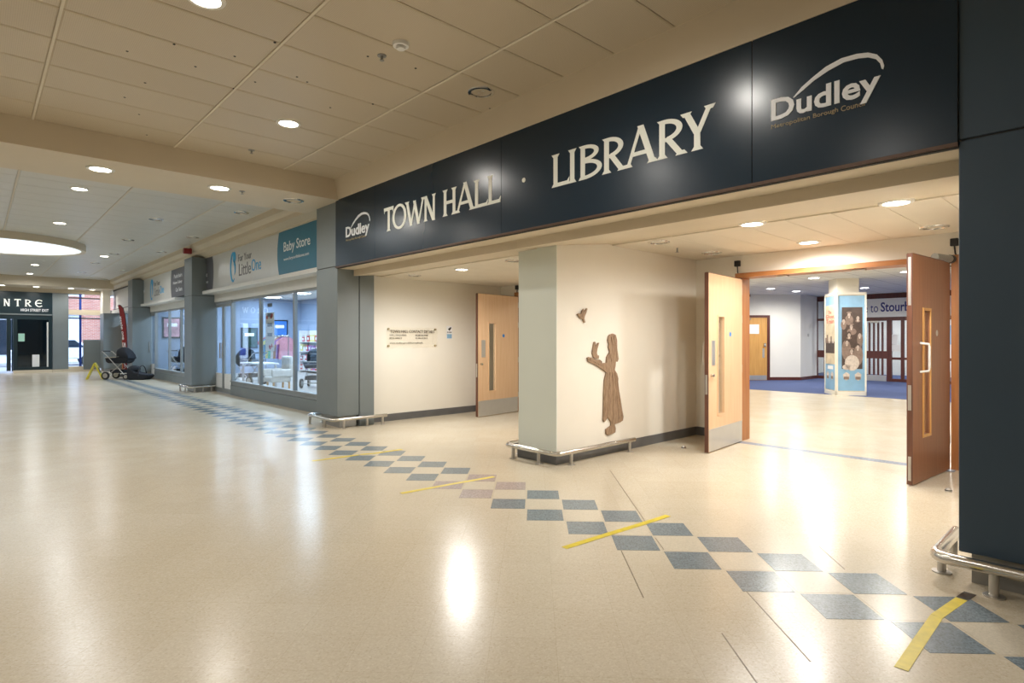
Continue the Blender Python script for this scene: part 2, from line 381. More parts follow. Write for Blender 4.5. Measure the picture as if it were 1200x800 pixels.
# corridor behind the town hall doors
slab('wall_corridor', 'wall_cream', [(-9.2, -5.6, 9.5, 9.6, 0, 2.95), (-9.3, -9.2, 7.9, 9.6, 0, 2.95), (-5.7, -5.6, 7.95, 9.6, 0, 2.95)])
struct(box('ceiling', 'wall_white', -9.3, -5.6, 7.9, 9.6, 2.6, 2.7))
# library beyond
struct(box('ceiling', 'library_ceiling', -12, 3, 7.94, 26, 2.9, 3.05))
wd = dl(19.6, 9.76); wa = dl(19.6, 5.5)
def along(a, b, th):               # wall footprint a->b with thickness to the far side
    dx, dy = b[0]-a[0], b[1]-a[1]; L = math.hypot(dx, dy); n = (-dy/L*th, dx/L*th)
    return [a, b, (b[0]+n[0], b[1]+n[1]), (a[0]+n[0], a[1]+n[1])]
struct(MB().polyxy(along(wa, wd, .15), 0, 2.9).build('wall_library_door', 'wall_white'))
struct(MB().polyxy(along(wd, (wd[0], 22.0), .15), 0, 2.9).build('wall_library_return', 'wall_white'))
slab('wall_library_left', 'wall_white', [(-12, -11.8, 7.95, 17.6, 0, 2.9)])
slab('wall_library_right', 'wall_white', [(2.0, 2.2, 7.95, 26, 0, 2.9)])
slab('wall_library_back', 'wall_white', [(-9, 2.2, 26, 26.2, 0, 2.9), (-9, -8.9, 22, 26, 0, 2.9)])
slab('wall_library_front', 'wall_white', [(-.5, 2.2, 7.95, 8.1, 0, 2.9), (-12, -9.2, 7.95, 8.1, 0, 2.9), (-9.3, -.5, 7.951, 8.0, 2.35, 2.9)])
m = MB()
for a, b in ((wa, wd), (wd, (wd[0], 22.0))):
    q = along(a, b, -.015); m.polyxy(q[::-1], .006, .11)
struct(m.build('baseboard_library', 'mahogany'))

# ------------------------------------------------------------------ floor pattern: diamonds, strips, joints
P2 = .4293
def diamond(r): return [(-r, 0), (0, -r), (r, 0), (0, r)]
def dmesh(name, mat, r):
    me = bpy.data.meshes.new(name); v = [(x, y, -.004) for x, y in diamond(r)] + [(x, y, .0012) for x, y in diamond(r)]
    me.from_pydata(v, [], [(0,3,2,1),(4,5,6,7),(0,1,5,4),(1,2,6,5),(2,3,7,6),(3,0,4,7)]); me.update(); me.materials.append(M[mat]); return me
DR = P2 / 2 * .935
dm = {k: dmesh('floor_tile', k, DR) for k in ('tile_blue', 'tile_mauve', 'tile_grey')}; dmc = dmesh('floor_tile_cream', 'tile_cream', DR)
x = -.83 + DR + 2 * P2; k = 0
while x > -24.5:
    kk = 'tile_blue'
    if -4.75 < x < -3.95: kk = 'tile_mauve'
    elif random.random() < .06 and x < -7: kk = 'tile_grey'
    put(dm[kk], 'floor_tile', (x, 3.745, 0), floor); put(dm[kk], 'floor_tile', (x, 3.325, 0), floor)
    if x > -13: put(dmc, 'floor_tile', (x + P2 / 2, 3.535, -.0006), floor)
    x -= P2
MB().box(DX0 - .05, DX1 + .05, 7.54, 7.70, -.002, .0015).build('threshold_strip', 'strip_blue', floor)
def strip(a, b, w, name, mat, z, parent):
    dx, dy = b[0]-a[0], b[1]-a[1]; L = math.hypot(dx, dy); n = (-dy/L*w/2, dx/L*w/2)
    return MB().polyxy([(a[0]-n[0], a[1]-n[1]), (b[0]-n[0], b[1]-n[1]), (b[0]+n[0], b[1]+n[1]), (a[0]+n[0], a[1]+n[1])], -.002, z).build(name, mat, parent)
plain('joint_dirt', (.20,.155,.10), .5, var=.3, nscale=30)
for a, b in (((715,551), (757,612)), ((768,630), (778,644)), ((728,645), (754,700)), ((874,692), (950,775)), ((846,742), (887,800)), ((960,640), (990,667))):
    strip(fl(*a), fl(*b), .006, 'floor_joint', 'joint_dirt', .0011, floor)

# ------------------------------------------------------------------ pillars
def pillar(x0, x1, y1, label, left_side=False, ztop=ZB, extra=None):
    t = thing('pillar', ((x0+x1)/2, YK + .3, 0), label, 'pillar', 'grey clad pillars along the concourse')
    MB().box(x0 + .05, x1 - .05, YK + .06, y1 - .02, 0, .25).build('plinth', 'plinth_metal', t)
    MB().box(x0, x1, YK, y1, .18, 2.535).build('lower_cladding', 'clad', t, bevel=.006)
    MB().box(x0, x1, YK, y1, 2.545, ztop).build('upper_cladding', 'clad', t, bevel=.006)
    MB().box(x0 + .01, x1 - .01, YK + .01, y1 - .01, 2.5, 2.6).build('joint', 'seam', t)
    return t
pA = pillar(-9.25, -8.50, 4.52, 'grey clad pillar between the baby shop and the town hall lobby')
MB().box(-8.62, -8.50, 4.535, 4.79, .0, 2.46).build('return_panel', 'clad', pA)
MB().box(-8.60, -8.515, 4.51, 4.54, .05, 2.45).build('joint', 'seam', pA)
pB = pillar(-17.54, -16.81, 4.74, 'grey clad pillar between the two wide baby shop windows')
pC = pillar(-25.44, -24.62, 4.74, 'grey clad pillar beside the red feather flag and the pram')
pD = pillar(-.70, .75, 4.65, 'dark slate pillar at the end of the navy library fascia')
for c in kids(pD):
    if 'cladding' in c.name: c.data.materials[0] = M['clad_blue']

# ------------------------------------------------------------------ crash rails
def corner_path(P, r, z, n=5):
    out = []
    for k, p in enumerate(P):
        if 0 < k < len(P) - 1:
            a, b = P[k-1], P[k+1]
            da = math.dist(a, p); db = math.dist(b, p)
            s = (p[0]+(a[0]-p[0])/da*r, p[1]+(a[1]-p[1])/da*r); e = (p[0]+(b[0]-p[0])/db*r, p[1]+(b[1]-p[1])/db*r)
            for q in range(n + 1):
                t = q / n; out.append(((1-t)**2*s[0]+2*t*(1-t)*p[0]+t*t*e[0], (1-t)**2*s[1]+2*t*(1-t)*p[1]+t*t*e[1], z))
        else: out.append((p[0], p[1], z))
    return out
def crash_rail(P, posts, label, r=.028, z=.145, pr=.02):
    t = thing('crash_rail', (P[1][0], P[1][1], 0), label, 'guard rail', 'steel crash rails round the pillar bases')
    MB().tube(corner_path(P, .09, z), r, 12).build('rail', 'steel', t, smooth=True)
    for q in posts:
        po = MB().cyl((q[0], q[1], 0), (q[0], q[1], z - r * .6), pr, 10).build('post', 'steel_dull', t, smooth=True)
        MB().cyl((q[0], q[1], 0), (q[0], q[1], .008), pr * 2.1, 12).build('flange', 'steel_dull', po)
crash_rail([(-4.28, 6.05), (-4.28, 4.63), (-5.12, 4.63), (-5.12, 5.0)], [(-4.28, 5.95), (-4.28, 4.86), (-4.56, 4.63), (-4.98, 4.63), (-5.12, 4.85)], 'steel crash rail round the cream wall under the carved girl')
crash_rail([(-8.42, 4.98), (-8.42, 4.04), (-9.34, 4.04), (-9.34, 4.4)], [(-8.42, 4.9), (-8.42, 4.62), (-8.42, 4.22), (-8.72, 4.04), (-9.26, 4.04), (-9.34, 4.3)], 'steel crash rail round the pillar left of the town hall lobby')
crash_rail([(-16.72, 4.7), (-16.72, 4.04), (-17.64, 4.04), (-17.64, 4.5)], [(-16.72, 4.6), (-16.72, 4.4), (-16.72, 4.2), (-16.95, 4.04), (-17.5, 4.04)], 'steel crash rail round the pillar between the baby shop windows')
crash_rail([(-.80, 4.68), (-.80, 4.06), (.9, 4.06)], [(-.80, 4.58), (-.80, 4.26), (-.53, 4.06), (.2, 4.06)], 'steel crash rail round the dark slate pillar', r=.034, z=.15, pr=.024)

# ------------------------------------------------------------------ flared roman lettering
def glyph(ch, W, t=.17):
    Pl = []
    def serif(x, y, d, k=.95, w=t): Pl.append([(x-w*k, y), (x+w*k, y), (x+w/2, y+d*.10), (x-w/2, y+d*.10)])
    def stem(x, y0=0, y1=1, s0=1, s1=1, w=t):
        Pl.append([(x-w/2, y0), (x+w/2, y0), (x+w/2, y1), (x-w/2, y1)])
        if s0: serif(x, y0, 1, w=w)
        if s1: serif(x, y1, -1, w=w)
    def diag(xa, ya, xb, yb, w): Pl.append([(xa-w/2, ya), (xa+w/2, ya), (xb+w/2, yb), (xb-w/2, yb)])
    def arc(cx, cy, rx, ry, a0, a1, tx, ty, n=18):
        for k in range(n):
            A, B = R(a0+(a1-a0)*k/n), R(a0+(a1-a0)*(k+1)/n)
            Pl.append([(cx+rx*cos(A), cy+ry*sin(A)), (cx+rx*cos(B), cy+ry*sin(B)), (cx+(rx-tx)*cos(B), cy+(ry-ty)*sin(B)), (cx+(rx-tx)*cos(A), cy+(ry-ty)*sin(A))])
    s = t * .9
    if ch == 'T': stem(W/2, 0, .95, 1, 0); Pl.append([(.0, 1.03), (W, 1.03), (W-.03, .78), (W-.10, .89), (.10, .89), (.03, .78)])
    elif ch == 'O': arc(W/2, .5, W/2, .53, 0, 360, t, t*.62, 32)
    elif ch == 'C': arc(W*.55, .5, W*.55, .53, 45, 315, t, t*.62, 24); Pl.append([(W*.55+W*.39*.9, .82), (W, .95), (W*.98, .70)])
    elif ch == 'e': arc(W*.55, .5, W*.55, .53, 42, 318, t, t*.62, 24); Pl.append([(t*.5, .45), (W*.8, .45), (W*.85, .57), (t*.5, .57)])
    elif ch == 'W':
        diag(W*.08, 1, W*.30, -.02, t*1.05); diag(W*.52, .97, W*.30, -.02, t*.62); diag(W*.48, .97, W*.70, -.02, t*1.05); diag(W*.94, 1, W*.70, -.02, t*.62); serif(W*.08, 1, -1); serif(W*.94, 1, -1, .8)
    elif ch == 'N': stem(s, 0, .98, 1, 0, t*.8); stem(W-s, .0, 1, 0, 1, t*.8); diag(s*.9, 1.0, W-s*1.05, -.03, t*1.15); Pl.append([(0, 1.0), (s*1.4, 1.0), (s*1.2, .92)])
    elif ch == 'H': stem(s); stem(W-s); Pl.append([(s, .44), (W-s, .44), (W-s, .56), (s, .56)])
    elif ch == 'A': diag(s*.75, 0, W*.5-.02, 1.0, t*.65); diag(W-s*.9, 0, W*.5, 1.06, t*1.15); Pl.append([(W*.24, .27), (W*.76, .27), (W*.70, .38), (W*.29, .38)]); serif(s*.75, 0, 1, .9); serif(W-s*.9, 0, 1, 1.0)
    elif ch == 'L': stem(s); Pl.append([(s, 0), (W, 0), (W+.03, .22), (W-.07, .115), (s, .115)])
    elif ch == 'I': stem(W/2)
    elif ch in 'BR':
        stem(s, 0, 1, 1, 0); Pl.append([(0, 1), (s+.05, 1), (s+.05, .9), (s*.6, .9)])
        if ch == 'B':
            arc(s+.04, .765, W*.86-s, .235, -90, 90, t, .10); arc(s+.04, .285, W-s, .285, -90, 90, t, .105); Pl.append([(s*.5, 0), (s+.05, 0), (s+.05, .105), (s, .105)])
        else: arc(s+.04, .71, W*.84-s, .29, -75, 90, t, .11); diag(W-s*.8, 0, s+.14, .52, t*1.15); serif(W-s*.8, 0, 1, 1.0); Pl.append([(s, .42), (s+.22, .42), (s+.22, .5), (s, .5)])
    elif ch == 'Y': diag(s*.9, 1, W*.5, .42, t*1.1); diag(W-s*.7, 1.03, W*.5+.02, .42, t*.85); stem(W*.5, 0, .5, 1, 0); serif(s*.9, 1, -1); serif(W-s*.7, 1.03, -1, .9)
    elif ch == 'E': stem(s); Pl.append([(s, 0), (W, 0), (W, .2), (W-.07, .1), (s, .1)]); Pl.append([(s, 1), (W, 1), (W, .8), (W-.07, .9), (s, .9)]); Pl.append([(s, .45), (W*.8, .45), (W*.8, .55), (s, .55)])
    return Pl
def letters(parent, word, spans, z0, h, fn, mat, th=.003):
    for ch, (a0, a1) in zip(word, spans):
        m = MB()
        for k, P in enumerate(glyph(ch, (a1 - a0) / h)):
            m.prism([fn(a0 + x*h, z0 + y*h, 0) for x, y in P], [fn(a0 + x*h, z0 + y*h, th + k*.00002) for x, y in P])
        m.build('letter', mat, parent)

# ------------------------------------------------------------------ library fascia
sg = thing('fascia_sign', (-4.6, YS, 2.5), 'long navy fascia sign reading Town Hall and Library in cream lettering', 'sign')
cuts = [-8.52, -7.31, -4.63, -1.90, -.70]
for a, b in zip(cuts, cuts[1:]): MB().box(a + .003, b - .003, YS, YS + .035, 2.525, 3.565).build('panel', 'navy', sg)
MB().box(-8.52, -.70, YS + .012, YS + .05, 2.50, 3.56).build('backing', 'seam', sg)
MB().box(-8.52, -.70, YS - .004, YS + .05, 2.505, 2.528).build('edge_strip', 'sign_edge', sg)
fs = lambda a, b, d: (a, YS - d, b)
def span(u0, u1, Y=YS): return (py(u0, 250, Y)[0], py(u1, 250, Y)[0])
uT = lambda q: 440 + q / 7.5
uL = lambda q: 630 + q / 5.4545
letters(sg, 'TOWNHALL', [span(uT(a), uT(b)) for a, b in ((75,160), (150,273), (266,430), (422,534), (592,713), (705,872), (866,984), (984,1098))], 2.868, .315, fs, 'letter_cream')
letters(sg, 'LIBRARY', [span(uL(a), uL(b)) for a, b in ((92,200), (195,250), (264,405), (414,566), (556,765), (764,948), (918,1128))], 2.872, .315, fs, 'letter_cream')
c0 = py(614, 211, YS)
MB().prism([(c0[0]+.024*cos(q*pi/8), YS, c0[2]+.024*sin(q*pi/8)) for q in range(16)], [(c0[0]+.024*cos(q*pi/8), YS-.006, c0[2]+.024*sin(q*pi/8)) for q in range(16)]).build('dot', 'letter_cream', sg)
SWO = [(265,435),(330,355),(420,275),(520,195),(640,130),(760,95),(850,85),(920,100),(960,140),(975,185),(968,215)]
SWI = [(270,438),(345,375),(430,300),(540,225),(660,160),(770,130),(850,122),(910,135),(945,170),(955,210)]
def logo(dx, k, zc, parent):
    q = lambda p: py(890 + p[0]/6.667, 50 + p[1]/6.667, YS)
    x0 = py(904, 140, YS)[0]
    mp = lambda p: (dx + (p[0]-x0)*k, zc + (p[2]-2.93)*k)
    O = [mp(q(p)) for p in SWO]; I = [mp(q(p)) for p in SWI]
    pts = O + I[::-1]
    m = MB(); n = len(I)
    for j in range(len(O) - 1):
        a, b = min(j, n-1), min(j+1, n-1)
        quad = [O[j], O[j+1], I[b], I[a]] if a != b else [O[j], O[j+1], I[b]]
        m.prism([fs(x, z, 0) for x, z in quad], [fs(x, z, .005) for x, z in quad])
    m.build('swoosh', 'letter_white', parent)
    w = .675 * k
    text(MB(), 'Dudley', fs, dx, dx + w, zc - .045*k, zc + .15*k, .022, .006).build('name', 'letter_white', parent)
    for s_, a, b, lo in (('Metropolitan', 0, .44, 0), ('Borough', .475, .735, 0), ('Council', .765, 1, .25)): text(MB(), s_, fs, dx + w*.87*a, dx + w*.87*b, zc - (.062 - .012*lo)*k, zc - .024*k, 0, .004).build('small_print', 'letter_gold', parent)
logo(py(904, 140, YS)[0], 1.0, 2.935, sg)
logo(py(405.5, 280, YS)[0], 1.06, 2.935, sg)

# ------------------------------------------------------------------ downlights
def downlight(c, z, on=None, r=.10, power=LAMP, colr=WARM, label=None, group=None, cone=176):
    t = thing('downlight', (c[0], c[1], z - .012), label, 'downlight', group)
    MB().lathe([(r*.86, 0), (r*.9, -.012), (r*1.14, -.010), (r*1.2, 0.0), (r*1.2, .01)], (c[0], c[1], z), 28).build('bezel', 'lamp_trim' if on else 'chrome', t, smooth=True)
    if on:
        MB().disc((c[0], c[1], z - .006), r*.9).build('diffuser', on, t)
        L = bpy.data.lights.new('downlight_lamp', 'SPOT'); L.energy = power; L.color = colr; L.spot_size = R(cone); L.spot_blend = .6; L.shadow_soft_size = r * .8
        o = bpy.data.objects.new('downlight_lamp', L); col.objects.link(o); o.parent = t; o.location = (0, 0, -.02)
    else:
        MB().lathe([(r*.88, -.004), (r*.7, .05), (r*.4, .09), (.001, .1)], (c[0], c[1], z - .004), 20).build('reflector', 'reflector', t, smooth=True)
        MB().cyl((c[0]-.03, c[1], z), (c[0]-.03, c[1], z+.05), .018, 8).build('tube', 'white_plastic', t)
        MB().cyl((c[0]+.03, c[1], z), (c[0]+.03, c[1], z+.05), .018, 8).build('tube', 'white_plastic', t)
    return t
GON, GOFF = 'lit round downlights in the concourse', 'unlit round downlights in the concourse'
for q, w_ in (((-6.58, 2.62), 'near the cream beam'), ((-4.58, 1.22), 'two trays out from the library fascia')): downlight(q, ZC, 'lamp_on_warm', r=.115, label='lit round downlight in the beige tray ceiling ' + w_, group=GON)
for q, w_ in (((-11.78, 1.25), 'just past the cream beam'), ((-15.53, 1.31), 'between the cream beam and the drum light'), ((-24.83, 1.45), 'just past the drum light'), ((-28.3, 1.5), 'next to the low soffit'), ((-20.87, 2.81), 'between the drum light and the shop signs')): downlight(q, ZC, 'lamp_on_warm', r=.115, label='lit round downlight in the far ceiling ' + w_, group=GON, colr=FARL, power=LAMP*1.25)
for q, w_ in (((-8.92, 1.16), 'far from the pillar'), ((-8.88, 2.55), 'nearer the grey pillar')): downlight(q, ZB, 'lamp_on_warm', r=.13, label='lit round downlight under the cream beam ' + w_, group=GON)
for y in (.75, 1.79, 2.91, 3.65): downlight((-30.1 - .2*(y > 3), y), 3.5, 'lamp_on_warm', r=.115, label='lit round downlight under the low soffit by the navy exit sign', group=GON, power=LAMP*.5, colr=NEUT)
downlight((-4.45, 3.70), ZC, r=.115, label='unlit chrome downlight in the beige ceiling above Town Hall', group=GOFF)
downlight((-8.92, 3.63), ZB, r=.13, label='unlit chrome downlight under the beam beside the grey pillar', group=GOFF)
for q in ((-13.73, 2.73), (-17.05, 2.78), (-20.14, 2.95), (-22.94, 2.85), (-26.51, 2.89), (-11.86, 3.8), (-15.55, 3.86), (-18.78, 3.86), (-24.76, 3.9), (-28.9, 3.9)):
    downlight(q, ZC, r=.115, label='unlit downlight in the far ceiling above the baby shop front', group=GOFF)
# same grid carries on beside and behind the photographer
for q in ((-2.6, 2.62), (-2.2, -.4), (-5.6, -.4), (-11.6, -1.5), (-16, -1.6), (-22, -1.6), (-27, -1.6), (-1.2, -3.2), (-5.4, -3.2), (3.6, -3.2), (-9.0, -3.4), (-14, -4.6), (-20, -4.6)):
    downlight(q, ZC if abs(q[0]+9) > .7 else ZB, 'lamp_on_warm', r=.115, label='lit round downlight of the concourse ceiling out of frame', group=GON, colr=WARM if q[0] > -9 else FARL)
GL = 'round downlights in the lobbies'
for q, w_ in (((-2.65, 7.25), 'close above the library door head'), ((-2.61, 5.68), 'behind the fascia beam'), ((-1.38, 5.68), 'beside the slate pillar')): downlight(q, 2.548, 'lamp_on_warm', r=.11, power=103, colr=NEUT, label='lit round lobby downlight ' + w_, group=GL)
for q in ((-1.42, 7.22), (-3.86, 7.2), (-3.86, 5.95)): downlight(q, 2.548, r=.11, label='unlit chrome downlight in the library lobby ceiling', group=GL)
downlight((-6.9, 5.36), 2.448, 'lamp_on_warm', r=.10, power=175, colr=NEUT, label='lit round downlight in the town hall lobby ceiling', group=GL)
for q in ((-8.1, 5.3), (-5.67, 5.28), (-6.9, 7.0)): downlight(q, 2.448, r=.10, label='unlit chrome downlight in the town hall lobby ceiling', group=GL)
GB = 'round downlights in the library ceiling'
LW = ('before the oak door', 'by the white wall corner', 'just before the poster pillar', 'behind the poster pillar', 'past the reddish door')
for k, q in enumerate(((-7.43, 17.38), (-7.28, 18.9), (-5.4, 15.1), (-5.44, 19.11), (-3.5, 15.2), (-3.4, 18.5), (-2.2, 12.2), (-4.2, 12.2), (-2.4, 9.6), (-7.5, 13.2), (-3.9, 9.6), (-.6, 12), (-9.5, 14))):
    downlight(q, 2.9, 'lamp_on_cool', r=.13, power=130, colr=(1, .955, .87), label='lit round downlight in the library ceiling ' + (LW[k] if k < 5 else 'out of sight beyond the lobby'), group=GB)
for q in ((-6, 24), (-3, 24), (0, 24)): downlight(q, 2.9, 'lamp_on_cool', r=.13, power=230, colr=(1,.98,.96), label='lit round downlight in the room behind the mahogany screen', group=GB)
downlight((-7, 8.8), 2.6, 'lamp_on_warm', r=.11, power=25, colr=NEUT, label='lit round downlight in the corridor behind the town hall doors', group=GB)

# luminous ring in the far ceiling
t = thing('ceiling_drum_light', (-19.2, .45, ZC - .16), 'large round luminous drum light hanging from the far ceiling', 'light')
MB().lathe([(1.62, 0), (1.72, 0), (1.72, .17), (1.62, .17), (1.62, 0)], (-19.2, .45, ZC - .165), 64).build('rim', 'bulkhead', t, smooth=True)
MB().disc((-19.2, .45, ZC - .14), 1.63, 64).build('diffuser', 'drum_light', t)
L = bpy.data.lights.new('drum_lamp', 'AREA'); L.shape = 'DISK'; L.size = 3.1; L.energy = 32; L.color = (.78, .91, 1)
o = bpy.data.objects.new('drum_lamp', L); col.objects.link(o); o.parent = t; o.location = (0, 0, .0)

# ceiling fittings
t = thing('smoke_detector', (-4.17, 2.6, ZC - .06), 'white round smoke detector on the beige ceiling before the fascia', 'smoke detector')
MB().lathe([(.001, -.05), (.035, -.05), (.04, -.03), (.065, -.026), (.07, 0)], (-4.17, 2.6, ZC), 20).build('body', 'white_plastic', t, smooth=True)
MB().lathe([(.042, -.032), (.042, -.024)], (-4.17, 2.6, ZC), 20).build('vent_band', 'baseboard', t)
for q, lab in (((-4.46, 2.59), 'small brass sprinkler head beside the smoke detector'), ((-7.85, 2.64), 'small brass sprinkler head near the cream beam'), ((-8.86, 2.85), 'small sprinkler head under the cream beam')):
    z = ZB if q[0] < -8.4 else ZC
    t = thing('sprinkler_head', (q[0], q[1], z - .04), lab, 'sprinkler')
    MB().lathe([(.04, 0), (.04, -.006), (.012, -.008), (.010, -.03)], (q[0], q[1], z), 14).build('rose', 'plinth_metal', t)
    MB().cyl((q[0], q[1], z - .045), (q[0], q[1], z - .04), .02, 10).build('deflector', 'plinth_metal', t)
for q, lab in (((-3.95, 6.5), 'small sprinkler head in the library lobby ceiling'), ((-6.0, 6.3), 'small sprinkler head in the town hall lobby ceiling')):
    z = 2.548 if q[0] > -4.5 else 2.448
    t = thing('sprinkler_head', (q[0], q[1], z - .05), lab, 'sprinkler')
    MB().cyl((q[0], q[1], z - .05), (q[0], q[1], z), .010, 8).build('stem', 'plinth_metal', t)
    MB().cyl((q[0], q[1], z - .055), (q[0], q[1], z - .05), .022, 10).build('deflector', 'plinth_metal', t)
t = thing('alarm_sounder', (-16.9, 4.05, 3.6), 'dark red fire alarm sounder below the ceiling edge', 'alarm')
MB().cyl((-16.9, 4.10, 3.70), (-16.9, 3.98, 3.70), .075, 18).build('dome', 'alarm_red', t, smooth=True)
MB().box(-16.97, -16.83, 4.10, 4.16, 3.63, 3.77).build('base', 'alarm_red', t)
for u, v in ((204,52), (149,60), (275,66), (229,78), (163,134), (172,158), (299,96), (274,104), (348,90), (387,126), (146,114), (170,97), (487,80), (437,122), (431,66), (574,127), (322,50), (360,96)):
    q = fl(u, v, ZC); MB().cyl((q[0], q[1], ZC - .002), (q[0], q[1], ZC + .004), .011, 8).build('fixing_hole', 'seam', ceiling)

# ------------------------------------------------------------------ doors
def leaf(root, hinge, free, side, wd, pull_front, kick=True, disc=True, plate=True, name='leaf', H=2.21):
    """side=+1/-1: which normal faces the camera. s runs from the hinge to the free edge."""
    dx, dy = free[0]-hinge[0], free[1]-hinge[1]; L = math.hypot(dx, dy); d = (dx/L, dy/L); nn = (-d[1]*side, d[0]*side)
    T = lambda s, n, z: (hinge[0]+d[0]*s+nn[0]*n, hinge[1]+d[1]*s+nn[1]*n, z)
    B = lambda *a: MB(T).box(*a)
    h = .024; a, b, z0, z1 = L - .47, L - .29, .46, 1.68
    m = MB(T).box(0, a, -h, h, .012, H).box(b, L, -h, h, .012, H).box(a, b, -h, h, .012, z0).box(a, b, -h, h, z1, H)
    lf = m.build(name, wd, root)
    MB(T).box(L, L + .01, -h, h, .012, H).box(0, L, -h, h, H, H + .008).build('lipping', 'lipping', lf)
    m = MB(T)
    for n0, n1 in ((h - .002, h + .008), (-h - .008, -h + .002)):
        m.box(a - .025, a, n0, n1, z0 - .025, z1 + .025).box(b, b + .025, n0, n1, z0 - .025, z1 + .025).box(a, b, n0, n1, z0 - .025, z0).box(a, b, n0, n1, z1, z1 + .025)
    m.build('beading', 'beech' if wd == 'beech' else 'oak_door', lf)
    B(a, b, -.004, .004, z0, z1).build('vision_panel', 'glass', lf)
    if kick: B(.01, L - .006, h, h + .002, .014, .29).build('kick_plate', 'kick_steel', lf)
    if plate: B(L - .19, L - .09, h, h + .002, 1.07, 1.38).build('push_plate', 'kick_steel', lf)
    n0 = h if pull_front else -h; sg_ = 1 if pull_front else -1; s0 = L - .13
    if pull_front: s0 = L - .2
    P = [(s0, n0, 1.08), (s0, n0 + sg_*.07, 1.09), (s0, n0 + sg_*.075, 1.12), (s0, n0 + sg_*.075, 1.32), (s0, n0 + sg_*.07, 1.35), (s0, n0, 1.36)]
    MB(T).tube(P, .011, 8).build('pull_handle', 'white_plastic', lf, smooth=True)
    B(L - .002, L + .012, -.014, .014, .72, .96).build('lock_plate', 'steel_dull', lf)
    if pull_front:
        B(L - .002, L + .012, -.012, .012, 1.72, 2.18).build('flush_bolt', 'steel_dull', lf); B(L - .002, L + .012, -.012, .012, .05, .28).build('flush_bolt', 'steel_dull', lf)
    else:
        MB(T).tube([(L - .07, h, .95), (L - .07, h + .04, .95)], .02, 10).build('thumb_turn', 'steel', lf, smooth=True)
    if disc:
        m = MB(T); m.prism([(L*.38+.032*cos(q*pi/8), h, 1.46+.032*sin(q*pi/8)) for q in range(16)], [(L*.38+.032*cos(q*pi/8), h+.002, 1.46+.032*sin(q*pi/8)) for q in range(16)])
        m.build('fire_door_disc', 'blue_disc' if not pull_front else 'steel_dull', lf)
    for z in (.28, .95, 1.62, 2.0): MB(T).cyl((-.006, h*.6, z), (-.006, h*.6, z + .1), .012, 8).build('hinge', 'steel_dull', lf)
    return lf
d1 = struct(thing('door_1', ((DX0+DX1)/2, 7.7, 0), 'open double wooden doors into the bright library', 'door'))
MB().box(DX0 - .07, DX0, 7.68, 7.97, 0, DZ + .06).build('jamb', 'frame_oak', d1); MB().box(DX1, DX1 + .07, 7.68, 7.97, 0, DZ + .06).build('jamb', 'frame_oak', d1)
MB().box(DX0, DX1, 7.68, 7.97, DZ, DZ + .06).build('head', 'frame_head', d1)
for u in (.45, 1.35): MB().box(DX0 + u, DX0 + u + .14, 7.76, 7.84, DZ - .02, DZ).build('closer_arm_shoe', 'steel_dull', d1)
leaf(d1, (-3.69, 7.67), (-3.585, 6.57), 1, 'beech', False)
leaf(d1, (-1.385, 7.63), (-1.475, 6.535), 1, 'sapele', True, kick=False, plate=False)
d2 = struct(thing('door_2', ((TX0+TX1)/2, 7.7, 0), 'open pale wooden door into the town hall', 'door'))
MB().box(TX0 - .07, TX0, 7.68, 7.97, 0, DZ + .06).build('jamb', 'frame_oak', d2); MB().box(TX1, TX1 + .07, 7.68, 7.97, 0, DZ + .06).build('jamb', 'frame_oak', d2)
MB().box(TX0, TX1, 7.68, 7.97, DZ, DZ + .06).build('head', 'frame_head', d2)
leaf(d2, (-8.14, 7.67), (-8.0, 6.56), 1, 'beech', False)
# hold-open units over the doors
def holder(x, z, lab, side=1):
    t = thing('door_sensor', (x, 7.74, z), lab, 'door holder')
    MB().box(x - .035, x + .035, 7.70, 7.752, z, z + .08).build('box', 'black', t, bevel=.006)
    P = [(x, 7.73, z), (x + .01, 7.715, z - .08), (x + side*.04, 7.70, z - .15), (x + side*.03, 7.69, z - .20), (x - side*.03, 7.69, z - .22)]
    MB().tube(P, .008, 8).build('cable', 'black', t, smooth=True)
holder(-3.76, 2.40, 'small black sensor box with a cable above the pale library door'); holder(-1.34, 2.40, 'small black sensor box with a curled cable above the reddish door')
holder(-8.2, 2.36, 'small black sensor box above the town hall door')
t = thing('door_closer', (-1.42, 7.45, 2.16), 'bronze overhead door closer on the reddish library door', 'door closer')
MB().cyl((-1.43, 7.3, 2.25), (-1.36, 7.60, 2.25), .04, 12).build('body', 'plinth_metal', t, smooth=True)
MB().cyl((-1.36, 7.60, 2.25), (-1.35, 7.65, 2.25), .045, 12).build('end_cap', 'black', t, smooth=True)
for x, y, lab in ((-1.18, 6.55, 'small round metal door stop on the floor by the reddish door'), (-3.95, 6.65, 'small dark door stop on the floor by the cream wall')):
    t = thing('door_stop', (x, y, 0), lab, 'door stop')
    MB().lathe([(.001, .035), (.018, .033), (.026, .02), (.028, 0)], (x, y, 0), 14).build('body', 'steel_dull', t, smooth=True)
    MB().lathe([(.029, .010), (.029, .018)], (x, y, 0), 14).build('buffer', 'rubber', t)

